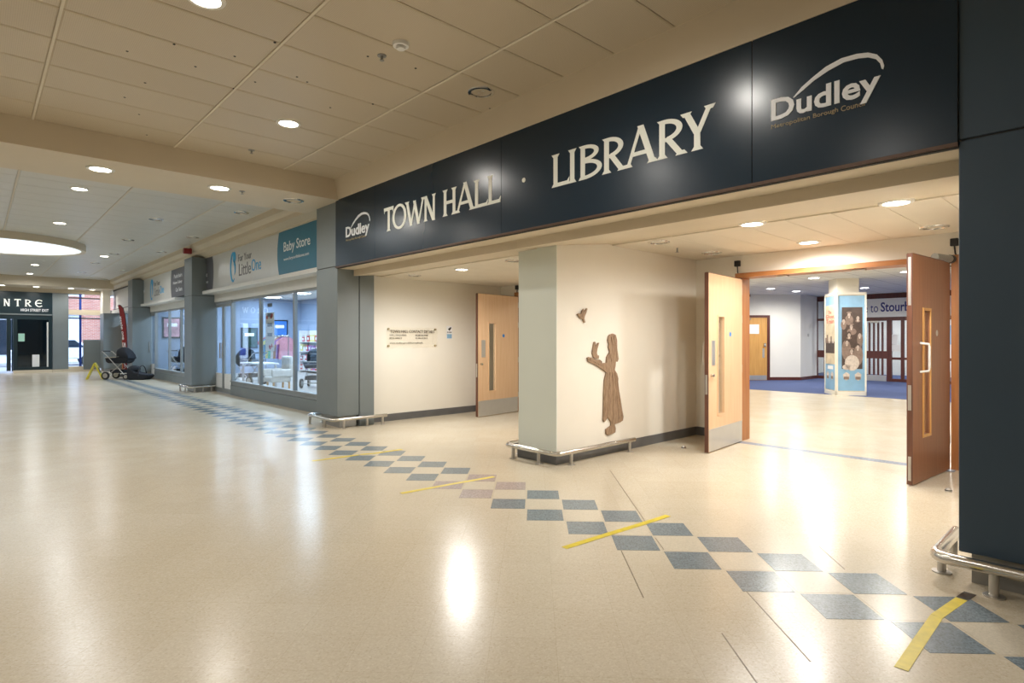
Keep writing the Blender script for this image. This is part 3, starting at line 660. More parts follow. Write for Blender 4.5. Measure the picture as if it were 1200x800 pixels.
# ------------------------------------------------------------------ carved girl and birds
GX = -4.397
def wallshape(pts, name, mat, lab, cat, th=.018, X=GX, ou=670, ov=350, k=4.7):
    P = [px(ou + a/k, ov + b/k, X)[1:] for a, b in pts]
    m = MB(); n = len(P); cy = sum(p[0] for p in P)/n; cz = sum(p[1] for p in P)/n
    i = [m.p((X, y, z)) for y, z in P]; j = [m.p((X + th*.6, y, z)) for y, z in P]
    q = [m.p((X + th, y + (cy-y)*.03, z + (cz-z)*.008)) for y, z in P]
    m.f.append(i); m.f.append(q[::-1])
    for a, b in ((i, j), (j, q)):
        for e in range(n): m.f.append([a[e], b[e], b[(e+1) % n], a[(e+1) % n]])
    return tag(m.build(name, mat), lab, cat)
girl = [(205,197),(222,191),(238,198),(245,225),(246,270),(250,300),(254,330),(248,345),(238,345),(236,370),(232,390),(245,410),(253,440),(250,460),(256,500),(268,570),(276,620),(282,650),(278,670),(262,680),(238,687),(232,695),(238,715),(236,735),(215,745),(195,752),(184,742),(183,718),(196,708),(210,700),(212,680),(195,652),(176,678),(168,670),(170,600),(172,520),(175,450),(185,405),(165,390),(140,372),(110,355),(85,345),(80,325),(90,320),(110,328),(130,335),(150,335),(160,345),(158,355),(185,352),(188,320),(205,292),(197,265),(200,250),(194,228),(198,205)]
g = wallshape(girl, 'carved_girl', 'carved_wood', 'carved wooden silhouette of a girl in a long skirt holding a bird', 'wall art')
def ridge(pts, w, parent):
    Q = [px(670 + a/4.7, 350 + b/4.7, GX) for a, b in pts]
    MB().tube([(GX + .016, y, z) for _, y, z in Q], w, 6, w*.5).build('skirt_fold', 'carved_wood', parent, smooth=True)
for P in (((190,410),(182,480),(178,560),(176,650)), ((205,405),(200,480),(196,560),(192,640)), ((218,402),(222,480),(224,560),(222,660)), ((232,405),(238,480),(246,560),(254,660)), ((242,420),(250,500),(262,580),(272,655))): ridge(P, .012, g)
for P in (((225,205),(238,260),(242,330)), ((212,210),(222,270),(228,330)), ((205,300),(212,340),(206,385)), ((165,368),(130,352),(95,332))): ridge(P, .010, g)
wallshape([(115,320),(108,300),(112,275),(118,238),(124,236),(126,262),(140,243),(146,242),(136,275),(132,300),(138,312),(145,312),(143,330),(120,326)], 'carved_bird', 'carved_wood', 'carved wooden bird perched on the hands of the carved girl', 'wall art')
wallshape([(25,85),(35,80),(48,84),(52,65),(60,55),(63,72),(78,52),(82,55),(74,80),(66,97),(64,110),(70,130),(64,133),(56,112),(42,108),(35,98)], 'carved_bird', 'carved_wood', 'carved wooden bird flying above the carved girl', 'wall art')

# ------------------------------------------------------------------ town hall plaque and notice
WX = -8.70
fw_ = lambda X: (lambda a, b, d: (X + d, a, b))
t = thing('wall_plaque', (WX, 5.65, 1.25), 'clear acrylic plaque with town hall contact details on four brass studs', 'plaque')
MB().box(WX + .018, WX + .024, 5.13, 6.18, 1.245, 1.60).build('plate', 'acrylic', t)
for y in (5.17, 6.14):
    for z in (1.28, 1.57): MB().cyl((WX, y, z), (WX + .03, y, z), .018, 10).build('stud', 'letter_gold', t, smooth=True)
f = fw_(WX + .0245)
text(MB(), 'TOWN HALL CONTACT DETAILS', f, 5.20, 6.11, 1.505, 1.555, .006).build('heading', 'text_dark', t)
text(MB(), 'HALL ENQUIRIES', f, 5.19, 5.52, 1.45, 1.478).build('line', 'text_dark', t); text(MB(), 'BOX OFFICE', f, 5.19, 5.43, 1.40, 1.428).build('line', 'text_dark', t)
text(MB(), '01384 812948', f, 5.71, 5.97, 1.45, 1.478).build('line', 'text_dark', t); text(MB(), '01384 812812', f, 5.71, 5.96, 1.40, 1.428).build('line', 'text_dark', t)
text(MB(), 'www.dudley.gov.uk/boroughhalls', f, 5.19, 5.86, 1.31, 1.345).build('line', 'text_dark', t)
t = thing('notice', (WX, 6.47, 1.40), 'small white and blue paper notice beside the contact plaque', 'notice')
MB().box(WX, WX + .004, 6.40, 6.53, 1.40, 1.64).build('sheet', 'paper', t)
MB().box(WX + .004, WX + .005, 6.41, 6.52, 1.41, 1.49).build('blue_block', 'poster_blue', t)
MB().polyyz([(6.43, 1.58), (6.47, 1.55), (6.51, 1.60), (6.50, 1.625), (6.46, 1.60)], WX + .004, WX + .005).build('symbol', 'black', t)
text(MB(), 'NO SMOKING', fw_(WX + .004), 6.415, 6.515, 1.515, 1.535).build('line', 'text_dark', t)

# ------------------------------------------------------------------ yellow floor tape
def tape(pts, lab, w=.052, mat='tape_yellow'):
    Q = [fl(*p) for p in pts]; m = MB()
    for a, b in zip(Q, Q[1:]):
        dx, dy = b[0]-a[0], b[1]-a[1]; L_ = math.hypot(dx, dy); n = (-dy/L_*w/2, dx/L_*w/2)
        m.polyxy([(a[0]-n[0], a[1]-n[1]), (b[0]-n[0], b[1]-n[1]), (b[0]+n[0], b[1]+n[1]), (a[0]+n[0], a[1]+n[1])], .0013, .0022)
    return tag(m.build('floor_tape', mat), lab, 'tape', 'yellow tape strips on the floor')
tp = tape([(1128,701), (1098,722), (1080,748), (1056,784)], 'yellow floor tape with a dark end by the slate pillar rail')
strip(fl(1137,695), fl(1127,702), .055, 'dark_end', 'tape_dark', .0024, tp)
tape([(783,604), (752,614), (722,623), (661,642)], 'yellow floor tape crossing the diamonds before the carved girl wall')
tape([(579,558.5), (530,567), (470,578)], 'yellow floor tape crossing the diamonds by the mauve tiles')
tape([(471,526.5), (440,531), (422,532.5)], 'short pale yellow floor tape before the town hall lobby'); tape([(420,533), (366,540)], 'worn yellow floor tape on the cream floor before the grey pillar')

# ------------------------------------------------------------------ shopfronts
def yx(u, Y=YG): return py(u, 400, Y)[0]
ZW0, ZW1 = .36, 2.38
def shopfront(name, xa, xb, door, mull, lab):
    t = struct(thing(name, ((xa+xb)/2, YG, 0), lab, 'shop window'))
    MB().box(xa, xb, YG - .05, YG + .12, ZW1, 2.62).build('header', 'shop_white', t)
    MB().box(xa, xb, YG - .35, YG + .1, 2.58, 2.66).build('canopy_ledge', 'shop_white', t)
    xs = [door[1]] + mull + [xb]
    MB().box(door[1], xb, YG - .06, YG + .06, 0, ZW0 - .12).build('stall_riser', 'clad', t); MB().box(door[1], xb, YG - .04, YG + .06, ZW0 - .115, ZW0 - .02).build('riser_panel', 'frame_grey', t)
    MB().box(door[1], xb, YG - .07, YG + .07, ZW0 - .03, ZW0).build('sill', 'frame_grey', t)
    MB().box(xa, xb, YG - .03, YG + .03, ZW1 - .05, ZW1).build('top_rail', 'frame_grey', t)
    for x in xs: MB().box(x - .03, x + .03, YG - .035, YG + .035, ZW0, ZW1).build('mullion', 'frame_grey', t)
    for a, b in zip(xs, xs[1:]): MB().box(a + .03, b - .03, YG - .004, YG + .004, ZW0, ZW1 - .05).build('pane', 'glass', t)
    if xa < door[0] - .1:
        MB().box(xa, door[0], YG - .004, YG + .004, .3, ZW1 - .05).build('pane', 'glass', t); MB().box(xa, door[0], YG - .03, YG + .03, 0, .3).build('riser_panel', 'clad', t)
    # double door
    mid = (door[0] + door[1]) / 2
    MB().box(door[0] - .05, door[0], YG - .05, YG + .05, 0, ZW1).build('door_post', 'frame_grey', t)
    MB().box(door[1], door[1] + .05, YG - .05, YG + .05, 0, ZW1).build('door_post', 'frame_grey', t)
    for a, b in ((door[0], mid), (mid, door[1])):
        m = MB().box(a + .004, a + .06, YG - .025, YG + .025, .01, ZW1 - .06).box(b - .06, b - .004, YG - .025, YG + .025, .01, ZW1 - .06).box(a + .06, b - .06, YG - .025, YG + .025, .01, .12).box(a + .06, b - .06, YG - .025, YG + .025, ZW1 - .14, ZW1 - .06)
        dr = m.build('door_leaf', 'frame_grey', t)
        MB().box(a + .06, b - .06, YG - .004, YG + .004, .12, ZW1 - .14).build('door_pane', 'glass', dr)
        MB().box(a + .06, b - .06, YG - .006, YG - .004, .12, .50).build('frosted_band', 'paper', dr)
        MB().cyl((b - .09 if a == door[0] else a + .09, YG - .07, .9), (b - .09 if a == door[0] else a + .09, YG - .07, 1.3), .014, 8).build('pull_bar', 'steel', dr, smooth=True)
    return t
w1 = shopfront('window_1', yx(246), -9.0, (yx(252.5), yx(273)), [yx(306), yx(346)], 'wide grey framed baby shop window under the teal sign')
w2 = shopfront('window_2', -24.6, yx(220), (yx(171.5), yx(183)), [yx(199), yx(213)], 'baby shop window beyond the middle pillar')
struct(box('wall_front', 'wall_plain', -9.3, -8.9, 4.5, 4.9, 0, 3.6)); struct(box('wall_front', 'clad_blue', -26, -17, 4.80, 4.9, 2.6, 3.6)); struct(box('wall_front', 'clad_blue', -18, -8.9, 4.80, 4.9, 2.6, 3.6))
YF = 4.5
ff = lambda a, b, d: (a, YF - d, b)
def fx(u): return py(u, 300, YF)[0]
def fascia(xa, xg, xt, xb, lab, flip):
    """flip False: grey | silver | teal ; True: teal | silver | grey"""
    t = thing('shop_sign', ((xa+xb)/2, YF, 2.66), lab, 'sign', 'baby shop fascia signs')
    MB().box(xa - .02, xb + .02, YF + .005, YF + .06, 2.66, 3.56).build('backing', 'seam', t)
    z0, z1 = 2.69, 3.54; bl = .05
    bow = lambda x, s: [(x + s*.09*(1-((z-3.115)/.43)**2), z) for z in [z0 + (z1-z0)*k/8 for k in range(9)]]
    L_, R_ = bow(xg, 1), bow(xt, -1)
    left, mid, right = ('fascia_grey', 'fascia_silver', 'fascia_teal') if not flip else ('fascia_teal', 'fascia_silver', 'fascia_grey')
    MB().polyxz([(xa, z0)] + L_ + [(xa, z1)], YF, YF + .03).build('panel', left, t)
    MB().polyxz(L_[::-1] + R_[:0] + [(q[0]-.004, q[1]) for q in R_][0:9], YF + .001, YF + .03).build('panel', mid, t)
    MB().polyxz(R_[::-1] + [(xb, z0), (xb, z1)], YF, YF + .03).build('panel', right, t)
    # mother and child mark: a cyan drop with a curl, then the script name
    c = xg + (xt - xg) * (.37 if not flip else .36); s = .36
    def blob(P, mat, name): MB().prism([ff(c + x*s*1.05, 3.11 + y*s, 0) for x, y in P], [ff(c + x*s*1.05, 3.11 + y*s, .005) for x, y in P]).build(name, mat, t)
    O = [(-.1 + .52*cos(a), .0 + 1.0*sin(a)) for a in [R(60 + 15*k) for k in range(17)]]; I = [(-.02 + .40*cos(a), -.02 + .86*sin(a)) for a in [R(60 + 15*k) for k in range(17)]]
    m = MB()
    for k in range(16):
        Q = [O[k], O[k+1], I[k+1], I[k]]; m.prism([ff(c + x*s*1.05, 3.11 + y*s, 0) for x, y in Q], [ff(c + x*s*1.05, 3.11 + y*s, .006) for x, y in Q])
    m.build('logo_curl', 'logo_cyan', t)
    blob([(.18+.30*cos(a), .62+.36*sin(a)) for a in [R(20*k) for k in range(18)]], 'logo_cyan', 'logo_head')
    blob([(.05,.45), (.32,.35), (.42,.05), (.38,-.35), (.22,-.55), (.25,-.2), (.2,.05), (.1,.1)], 'logo_cyan', 'logo_body')
    x0 = c + .34; wv = (xt - xg)
    text(MB(), 'For Your', ff, x0, x0 + wv*.20, 3.20, 3.36).build('lettering', 'logo_grey', t); text(MB(), 'Little', ff, x0 + .05, x0 + wv*.19, 2.86, 3.14).build('lettering', 'logo_grey', t)
    text(MB(), 'One', ff, x0 + wv*.20, x0 + wv*.33, 2.90, 3.16).build('lettering', 'logo_cyan', t)
    if not flip:
        text(MB(), 'Baby Store', ff, fx(332.5), fx(363.5), 3.07, 3.32, .008).build('lettering', 'letter_white', t); text(MB(), 'www.foryourlittleone.com', ff, fx(332.5), fx(362), 2.93, 3.01).build('lettering', 'letter_white', t)
        for k, s_ in enumerate(('Bedding', 'Furniture', 'Play Time')): text(MB(), s_, ff, fx(231), fx((240, 243, 244)[k]), 3.26 - .21*k, 3.38 - .21*k).build('lettering', 'letter_white', t)
    else:
        for k, s_ in enumerate(('Pushchairs', 'Home Safety', 'Car Seats')): text(MB(), s_, ff, fx((204, 203, 206)[k]), fx(213.5), 3.26 - .21*k, 3.38 - .21*k).build('lettering', 'letter_white', t)
        text(MB(), 'Baby Store', ff, xa + .15, xg - .1, 3.05, 3.2).build('lettering', 'letter_white', t)
fascia(-17.9, fx(249), fx(327), -9.28, 'silver baby shop sign with a teal Baby Store end by the grey pillar', False)
fascia(-24.6, fx(167), fx(201), -18.05, 'silver baby shop sign with a grey end listing pushchairs', True)
# shop interior
slab('wall_shop', 'shop_wall', [(-25, -9, 10.5, 10.7, 0, 3.4), (-9.3, -9.0, 4.9, 10.6, 0, 3.4), (-25.2, -25, 4.9, 10.6, 0, 3.4)])
struct(box('floor', 'shop_floor', -25, -9.3, 4.8, 10.6, 0, .004)); sci = struct(box('ceiling', 'wall_white', -25.2, -9, 4.81, 10.7, 3.1, 3.3))
GS = 'ceiling light panels in the baby shop'
for x in (-11, -14, -17.5, -21, -23.8):
    for y in (6.2, 8.8):
        t = thing('light_panel', (x, y, 3.07), 'bright white ceiling light panel inside the baby shop', 'light', GS)
        MB().box(x - .32, x + .32, y - .32, y + .32, 3.08, 3.11).build('frame', 'white_plastic', t); MB().box(x - .28, x + .28, y - .28, y + .28, 3.075, 3.085).build('diffuser', 'lamp_on_cool', t)
        L = bpy.data.lights.new('panel_lamp', 'AREA'); L.size = .55; L.energy = 58; L.color = (.55, .76, 1)
        o = bpy.data.objects.new('panel_lamp', L); col.objects.link(o); o.parent = t; o.location = (0, 0, -.03)

# ------------------------------------------------------------------ pram, carrier, flag, wet floor sign
def make_pram(label, group):
    t = thing('pram', (0, 0, 0), label, 'pram', group)
    for y in (-.24, .24):
        MB().tube([(-.30, y, .12), (.05, y, .42), (.22, y, .56)], .013, 8).tube([(.36, y, .10), (.12, y, .36), (-.30, y, .82), (-.44, y, .95), (-.50, y*.9, .97)], .013, 8).build('frame_side', 'steel_dull', t, smooth=True)
    MB().tube([(-.50, -.22, .97), (-.53, -.1, .975), (-.53, .1, .975), (-.50, .22, .97)], .02, 8).build('handle', 'black', t, smooth=True)
    for x, r in ((-.33, .135), (.38, .10)):
        for y in (-.27, .27):
            wh = MB().tube([(x, y - .022, r), (x, y + .022, r)], r, 20).build('wheel', 'rubber', t, smooth=True)
            MB().tube([(x, y - .026, r), (x, y + .026, r)], r*.62, 14).build('hub', 'steel_dull', wh)
        MB().cyl((x, -.27, r), (x, .27, r), .011, 8).build('axle', 'steel_dull', t)
    # carrycot: tapered tub, apron, hood
    prof = [(-.34, .56, .16), (-.38, .62, .20), (-.40, .76, .215), (.40, .76, .215), (.38, .62, .20), (.30, .55, .16)]
    m = MB(); m.prism([(x, -w_, z) for x, z, w_ in prof], [(x, w_, z) for x, z, w_ in prof]); m.build('carrycot', 'black_fabric', t, bevel=.03)
    m = MB(); m.prism([(-.40, -.222, .735), (-.40, -.222, .765), (.1, -.222, .79), (.1, -.222, .76)], [(-.40, .222, .735), (-.40, .222, .765), (.1, .222, .79), (.1, .222, .76)]); m.build('apron_trim', 'steel', t)
    n, mm = 12, 8; m = MB(); rings = []
    for k in range(n + 1):
        a = R(-8 + 128 * k / n)
        rings.append([m.p((.12 + .30*cos(a)*(1 if cos(a) > 0 else .75), -.225*cos(pi*j/mm), .74 + .38*sin(a)*sin(pi*j/mm)**.45)) for j in range(mm + 1)])
    for k in range(n):
        for j in range(mm): m.f.append([rings[k][j], rings[k][j+1], rings[k+1][j+1], rings[k+1][j]])
    h = m.build('hood', 'black_fabric', t, smooth=True)
    sm = h.modifiers.new('thickness', 'SOLIDIFY'); sm.thickness = .012
    MB().box(-.22, .26, -.2, .2, .22, .235).box(-.22, .26, -.2, -.19, .235, .33).box(-.22, .26, .19, .2, .235, .33).box(-.22, -.21, -.2, .2, .235, .33).box(.25, .26, -.2, .2, .235, .33).build('basket', 'black_fabric', t)
    return t
PR = make_pram('black pram with a hood parked under the red feather flag', 'prams')
c0 = fl(141, 444); PR.location = (c0[0], c0[1], 0); PR.rotation_euler.z = R(47)
for k, (x, y, rz, lab) in enumerate(((-18.6, 6.2, 200, 'black pram on show in the baby shop by the far window'), (-20.9, 5.5, 150, 'black pram close behind the far baby shop window'), (-23.2, 5.45, 30, 'black pram inside the baby shop beside the far glass door'), (-16.2, 7.2, 140, 'black pram behind the glass doors under the grey sign end'), (-14.9, 8.6, 20, 'black pram at the back of the baby shop below the screen'))):
    c = copy_tree(PR); c.location = (x, y, .004); c.rotation_euler.z = R(rz); c['label'] = lab
c0 = fl(165, 444.5); t = thing('infant_carrier', (c0[0], c0[1], 0), 'black infant car seat on the floor behind the parked pram', 'car seat')
m = MB(); prof = [(-.36, .05), (-.30, .0), (.22, .0), (.34, .08), (.36, .18), (.12, .20), (-.10, .26), (-.26, .42), (-.36, .38)]
m.prism([(c0[0] + x*.68 + .73*.21, c0[1] + x*.73 - .68*.21, z) for x, z in prof], [(c0[0] + x*.68 - .73*.21, c0[1] + x*.73 + .68*.21, z) for x, z in prof]); m.build('shell', 'black_fabric', t, bevel=.04)
m = MB(); m.tube([(c0[0] + .05*.68 + .73*.23*cos(a), c0[1] + .05*.73 - .68*.23*cos(a), .12 + .36*sin(a)) for a in [R(12*k) for k in range(16)]], .016, 8); m.build('carry_handle', 'black', t, smooth=True)
MB().ell((c0[0] - .16, c0[1] - .17, .36), .20, .20, .13, 12, 8).build('canopy', 'black_fabric', t, smooth=True)

b0 = fl(147, 441); bd = b0[0]*FW[0] + b0[1]*FW[1]
def atd(u, v, dep):
    p_ = dl(dep, (u-600)/FPX*dep); return (p_[0], p_[1], CH + (YH - v)/FPX*dep)
t = thing('feather_flag', (b0[0], b0[1], 0), 'tall red feather flag with white lettering standing by the baby shop', 'flag')
Lp = [(138,357.5), (139.3,362), (140.8,371), (142,382), (143,395), (143.8,410), (144.2,433)]; Rp = [(141,357.6), (144.2,361), (146.4,369), (147.9,381), (148.6,395), (148.8,410), (148.8,433)]
m = MB()
def off(q, d): return (q[0] - FW[0]*d, q[1] - FW[1]*d, q[2])
for k in range(6):
    Q = [atd(*Lp[k], bd), atd(*Rp[k], bd), atd(*Rp[k+1], bd), atd(*Lp[k+1], bd)]; m.prism([off(q, -.004) for q in Q], [off(q, .004) for q in Q])
m.build('sail', 'flag_red', t)
MB().tube([off(atd(149, 440, bd), 0)] + [off(atd(p[0] + .2, p[1], bd), 0) for p in Rp[::-1]] + [atd(139, 357, bd)], .012, 8).build('pole', 'black', t, smooth=True)
MB().cyl((b0[0], b0[1], 0), (b0[0], b0[1], .10), .20, 16, .14).build('base', 'black', t)
def vert(a, b, d):                 # text runs down the flag
    k = min(max((a - 362) / 71, 0), 1) * 5.99; i = int(k); f_ = k - i
    l = Lp[i+1 if i < 5 else 6][0]*f_ + Lp[min(i, 5)][0]*(1-f_) if False else Lp[i][0] + (Lp[min(i+1, 6)][0]-Lp[i][0])*f_
    r = Rp[i][0] + (Rp[min(i+1, 6)][0]-Rp[i][0])*f_
    return off(atd(l + (r-l)*b, a, bd), .006 + d)
text(MB(), 'little', vert, 371, 386, .25, .70, .01).build('lettering', 'letter_white', t); text(MB(), 'one', vert, 388, 398, .25, .60, .01).build('lettering', 'letter_white', t); text(MB(), 'S', vert, 401, 409, .2, .85, .02).build('emblem', 'letter_white', t)
text(MB(), 'www', vert, 414, 430, .3, .55).build('lettering', 'letter_white', t)

c0 = fl(111.5, 444); t = thing('wet_floor_sign', (c0[0], c0[1], 0), 'yellow folding wet floor sign standing open on the cream floor', 'floor sign')
ax = (RT[0]*.90 + FW[0]*.436, RT[1]*.90 + FW[1]*.436); bx_ = (-ax[1], ax[0])
for sgn in (-1, 1):
    T = lambda a, b, z, sgn=sgn: (c0[0] + ax[0]*sgn*(.23*(1 - z/.56) + a) + bx_[0]*b, c0[1] + ax[1]*sgn*(.23*(1 - z/.56) + a) + bx_[1]*b, z)
    m = MB(T).box(-.022, .022, -.14, .14, .10, .54).box(-.022, .022, -.14, -.08, 0, .10).box(-.022, .022, .08, .14, 0, .10)
    pn = m.build('board', 'yellow_plastic', t); MB(T).box(.022, .0235, -.09, .09, .22, .40).build('warning_panel', 'tape_dark', pn)
MB().tube([(c0[0] + bx_[0]*q, c0[1] + bx_[1]*q, .55) for q in (-.13, .13)], .022, 8).build('hinge_handle', 'yellow_plastic', t, smooth=True)

# ------------------------------------------------------------------ things inside the baby shop
def shelf_unit(x0, x1, y0, y1, lab, nshelf, seed, where):
    t = thing('display_shelf', ((x0+x1)/2, y0, .004), lab, 'shelf'); rnd = random.Random(seed)
    for x in (x0, x1 - .03): MB().box(x, x + .03, y0, y1, .004, 1.75).build('upright', 'white_plastic', t)
    MB().box(x0, x1, y1 - .015, y1, .1, 1.75).build('back_panel', 'white_plastic', t)
    names = ('red', 'blue', 'yellow', 'green', 'white', 'orange', 'purple', 'pink')
    for k in range(nshelf):
        z = .10 + k * 1.55 / nshelf; MB().box(x0 + .03, x1 - .03, y0, y1 - .015, z, z + .025).build('shelf_board', 'white_plastic', t)
        x = x0 + .06
        while x < x1 - .32:
            w_, h_, d_ = rnd.uniform(.12, .24), rnd.uniform(.16, .30), .2; c = rnd.choice((0, 0, 0, 1, 2, 3, 4, 4, 5, 6, 7))
            b = thing('product_box', (x + w_/2, y0 + .12, z + .025), '%s boxed baby product on the %s board of %s' % (names[c], ('lowest', 'second', 'third', 'topmost')[k], where), 'box', 'boxed goods on the baby shop shelves')
            MB().box(x, x + w_, y0 + .03, y0 + .03 + d_, z + .0255, z + .025 + h_).build('carton', 'goods_%d' % c, b); MB().box(x + w_*.15, x + w_*.85, y0 + .028, y0 + .03, z + .05 + h_*.2, z + .025 + h_*.75).build('front_label', 'paper', b)
            x += w_ + rnd.uniform(.02, .10)
shelf_unit(-13.6, -11.2, 6.1, 6.5, 'white display shelf of colourful boxes by the grey pillar', 4, 3, 'the shelf by the grey pillar')
shelf_unit(-24.0, -21.5, 10.0, 10.45, 'white display shelf of boxes along the back wall of the baby shop', 4, 9, 'the back wall shelf')
def board(u0, u1, v0, v1, name, mat, lab, head):
    X = -24.995; a, b = px(u0, v1, X), px(u1, v0, X)
    t = thing(name, (X, (a[1]+b[1])/2, a[2]), lab, 'poster'); MB().box(X, X + .03, a[1], b[1], a[2], b[2]).build('frame', 'black', t); MB().box(X + .03, X + .034, a[1] + .05, b[1] - .05, a[2] + .05, b[2] - .05).build('picture', mat, t)
    MB().box(X + .034, X + .037, a[1] + .15, a[1] + .15 + (b[1]-a[1])*.55, b[2] - .35, b[2] - .22).build('headline', head, t)
plain('forest', (.02,.06,.045), .5, var=.5, nscale=8); plain('shop_pink', (.55,.30,.36), .5, var=.4, nscale=7)
board(282, 302, 384, 408, 'wall_poster', 'forest', 'dark green picture board inside the baby shop', 'letter_white')
board(318, 337, 375, 394, 'backlit_poster', 'screen_blue', 'blue illuminated poster inside the baby shop', 'letter_white')
board(190, 212, 372, 396, 'wall_poster', 'shop_pink', 'pink picture board seen through the far baby shop window', 'letter_white')
t = thing('clothes_rail', (-19.6, 7.4, .004), 'chrome clothes rail of baby garments inside the shop', 'clothes rail')
for x in (-20.6, -18.6): MB().cyl((x, 7.4, .004), (x, 7.4, 1.5), .015, 8).build('upright', 'steel', t); MB().cyl((x, 7.4, .004), (x, 7.4, .03), .05, 12).build('foot', 'steel', t)
MB().cyl((-20.6, 7.4, 1.5), (-18.6, 7.4, 1.5), .014, 8).build('rail', 'steel', t)
NMS = ('red', 'blue', 'yellow', 'green', 'white', 'orange', 'purple', 'pink')
for k in range(8):
    x = -20.4 + k*.23; g_ = tag(MB().polyyz([(7.15, .75), (7.65, .75), (7.62, 1.25), (7.72, 1.2), (7.74, 1.3), (7.5, 1.46), (7.3, 1.46), (7.06, 1.3), (7.08, 1.2), (7.18, 1.25)], x, x + .05).build('baby_garment', 'goods_%d' % k), '%s baby garment hanging on the chrome rail in the shop' % NMS[k], 'garment', 'garments on the rail in the baby shop')
    MB().tube([(x + .025, 7.4, 1.46), (x + .025, 7.42, 1.50), (x + .025, 7.4, 1.525), (x + .025, 7.385, 1.51)], .006, 6).build('hanger', 'steel', g_)
t = thing('display_table', (-17.2, 6.0, .004), 'low white display table inside the baby shop window', 'table')
MB().box(-17.9, -16.5, 5.7, 6.3, .68, .72).build('tabletop', 'white_plastic', t)
for x in (-17.85, -16.58):
    for y in (5.74, 6.2): MB().box(x, x + .05, y, y + .05, .004, .68).build('leg', 'steel_dull', t)
def tub_chair(x, y, mat, lab):
    t = thing('nursing_chair', (x, y, .004), lab, 'chair', 'nursing chairs in the baby shop')
    MB().box(x - .28, x + .28, y - .26, y + .26, .28, .42).build('seat', mat, t, bevel=.04); MB().box(x - .28, x + .28, y + .2, y + .32, .40, .95).build('backrest', mat, t, bevel=.05)
    for a in (-.32, .26): MB().box(x + a, x + a + .07, y - .26, y + .26, .42, .62).build('armrest', mat, t, bevel=.03)
    for a in (-.22, .20):
        for b in (-.2, .2): MB().box(x + a, x + a + .04, y + b, y + b + .04, .004, .28).build('leg', 'oak_door', t)
tub_chair(-15.3, 5.8, 'goods_4', 'cream nursing chair just behind the baby shop window'); tub_chair(-13.9, 7.6, 'black_fabric', 'black nursing chair deeper in the baby shop')
t = thing('hanging_banner', (yx(312.5), YG + .08, 1.0), 'white hanging banner with red poppies in the baby shop window', 'banner')
a_, b_ = yx(307.5), yx(317.5); zt, zb = py(312, 366, YG)[2], py(312, 411, YG)[2]
MB().box(a_, b_, YG + .07, YG + .074, zb, zt).build('sheet', 'paper', t)
for q in range(7):
    x, z = a_ + (b_-a_)*random.uniform(.15, .85), (zt - random.uniform(.03, .14)) if q < 4 else (zb + random.uniform(.03, .12))
    MB().prism([(x + .045*cos(e*pi/5), YG + .066, z + .045*sin(e*pi/5)) for e in range(10)], [(x + .045*cos(e*pi/5), YG + .07, z + .045*sin(e*pi/5)) for e in range(10)]).build('poppy', 'poster_red', t)
for k in range(4): MB().box(a_ + .12, b_ - .12, YG + .067, YG + .07, zb + .32 + .22*k, zb + .40 + .22*k).build('text_block', 'logo_grey', t)
t = thing('exit_light', (yx(279) - .6, 5.6, 2.55), 'small green illuminated exit sign inside the baby shop', 'exit sign')
MB().box(yx(279) - .8, yx(279) - .4, 5.58, 5.62, 2.55, 2.72).build('case', 'white_plastic', t); MB().box(yx(279) - .79, yx(279) - .41, 5.577, 5.58, 2.56, 2.71).build('face', 'green_sign', t)

# ------------------------------------------------------------------ third shop towards the end
t = thing('shop_sign', (-28, YF, 2.66), 'pale white fascia sign of the shop past the red flag', 'sign'); MB().box(-30.9, -25.45, YF, YF + .05, 2.69, 3.54).build('board', 'shop_white', t); MB().box(-30.9, -25.45, YF - .02, YF + .01, 3.50, 3.56).build('top_trim', 'seam', t)
MB().box(-30.9, -25.45, YF - .02, YF + .02, 2.66, 2.70).build('bottom_trim', 'seam', t)
t = struct(thing('window_3', (-27.5, YG, 0), 'shop window past the red flag', 'shop window'))
MB().box(-30.9, -25.4, YG - .4, YG + .1, 2.50, 2.64).build('canopy_ledge', 'shop_white', t); MB().box(-29.6, -25.4, YG - .04, YG + .06, 0, .3).build('stall_riser', 'clad', t)
for x in (-29.6, -28.2, -26.8, -25.45): MB().box(x, x + .06, YG - .04, YG + .04, .3, 2.5).build('mullion', 'frame_grey', t)
for x in (-29.54, -28.14, -26.74): MB().box(x, x + 1.33, YG - .004, YG + .004, .3, 2.5).build('pane', 'glass', t)
slab('wall_shop', 'shop_wall', [(-31, -25.2, 8, 8.2, 0, 3.4), (-31.3, -31, 4.72, 8, 0, 4)]); struct(box('ceiling', 'wall_white', -31, -25.2, 4.81, 8, 3.0, 3.2)); struct(box('floor', 'shop_floor', -31, -25.2, 4.8, 8, 0, .004))
t = thing('light_panel', (-28, 6.3, 2.97), 'bright white ceiling light panel in the shop past the flag', 'light', GS); MB().box(-28.3, -27.7, 6, 6.6, 2.98, 3.01).build('frame', 'white_plastic', t); MB().box(-28.27, -27.73, 6.03, 6.57, 2.974, 2.98).build('diffuser', 'lamp_on_cool', t)
L = bpy.data.lights.new('panel_lamp', 'AREA'); L.size = .55; L.energy = 120; L.color = (.66, .82, 1); o = bpy.data.objects.new('panel_lamp', L); col.objects.link(o); o.parent = t; o.location = (0, 0, -.03)
d3 = struct(thing('door_3', (-29.8, YG, 0), 'orange brown wooden door at the far shop', 'door')); MB().box(-30.0, -29.65, YG - .08, YG, 0, 2.05).build('leaf', 'orange_wood', d3); MB().cyl((-29.72, YG - .12, .95), (-29.72, YG - .12, 1.15), .012, 8).build('handle', 'steel', d3)
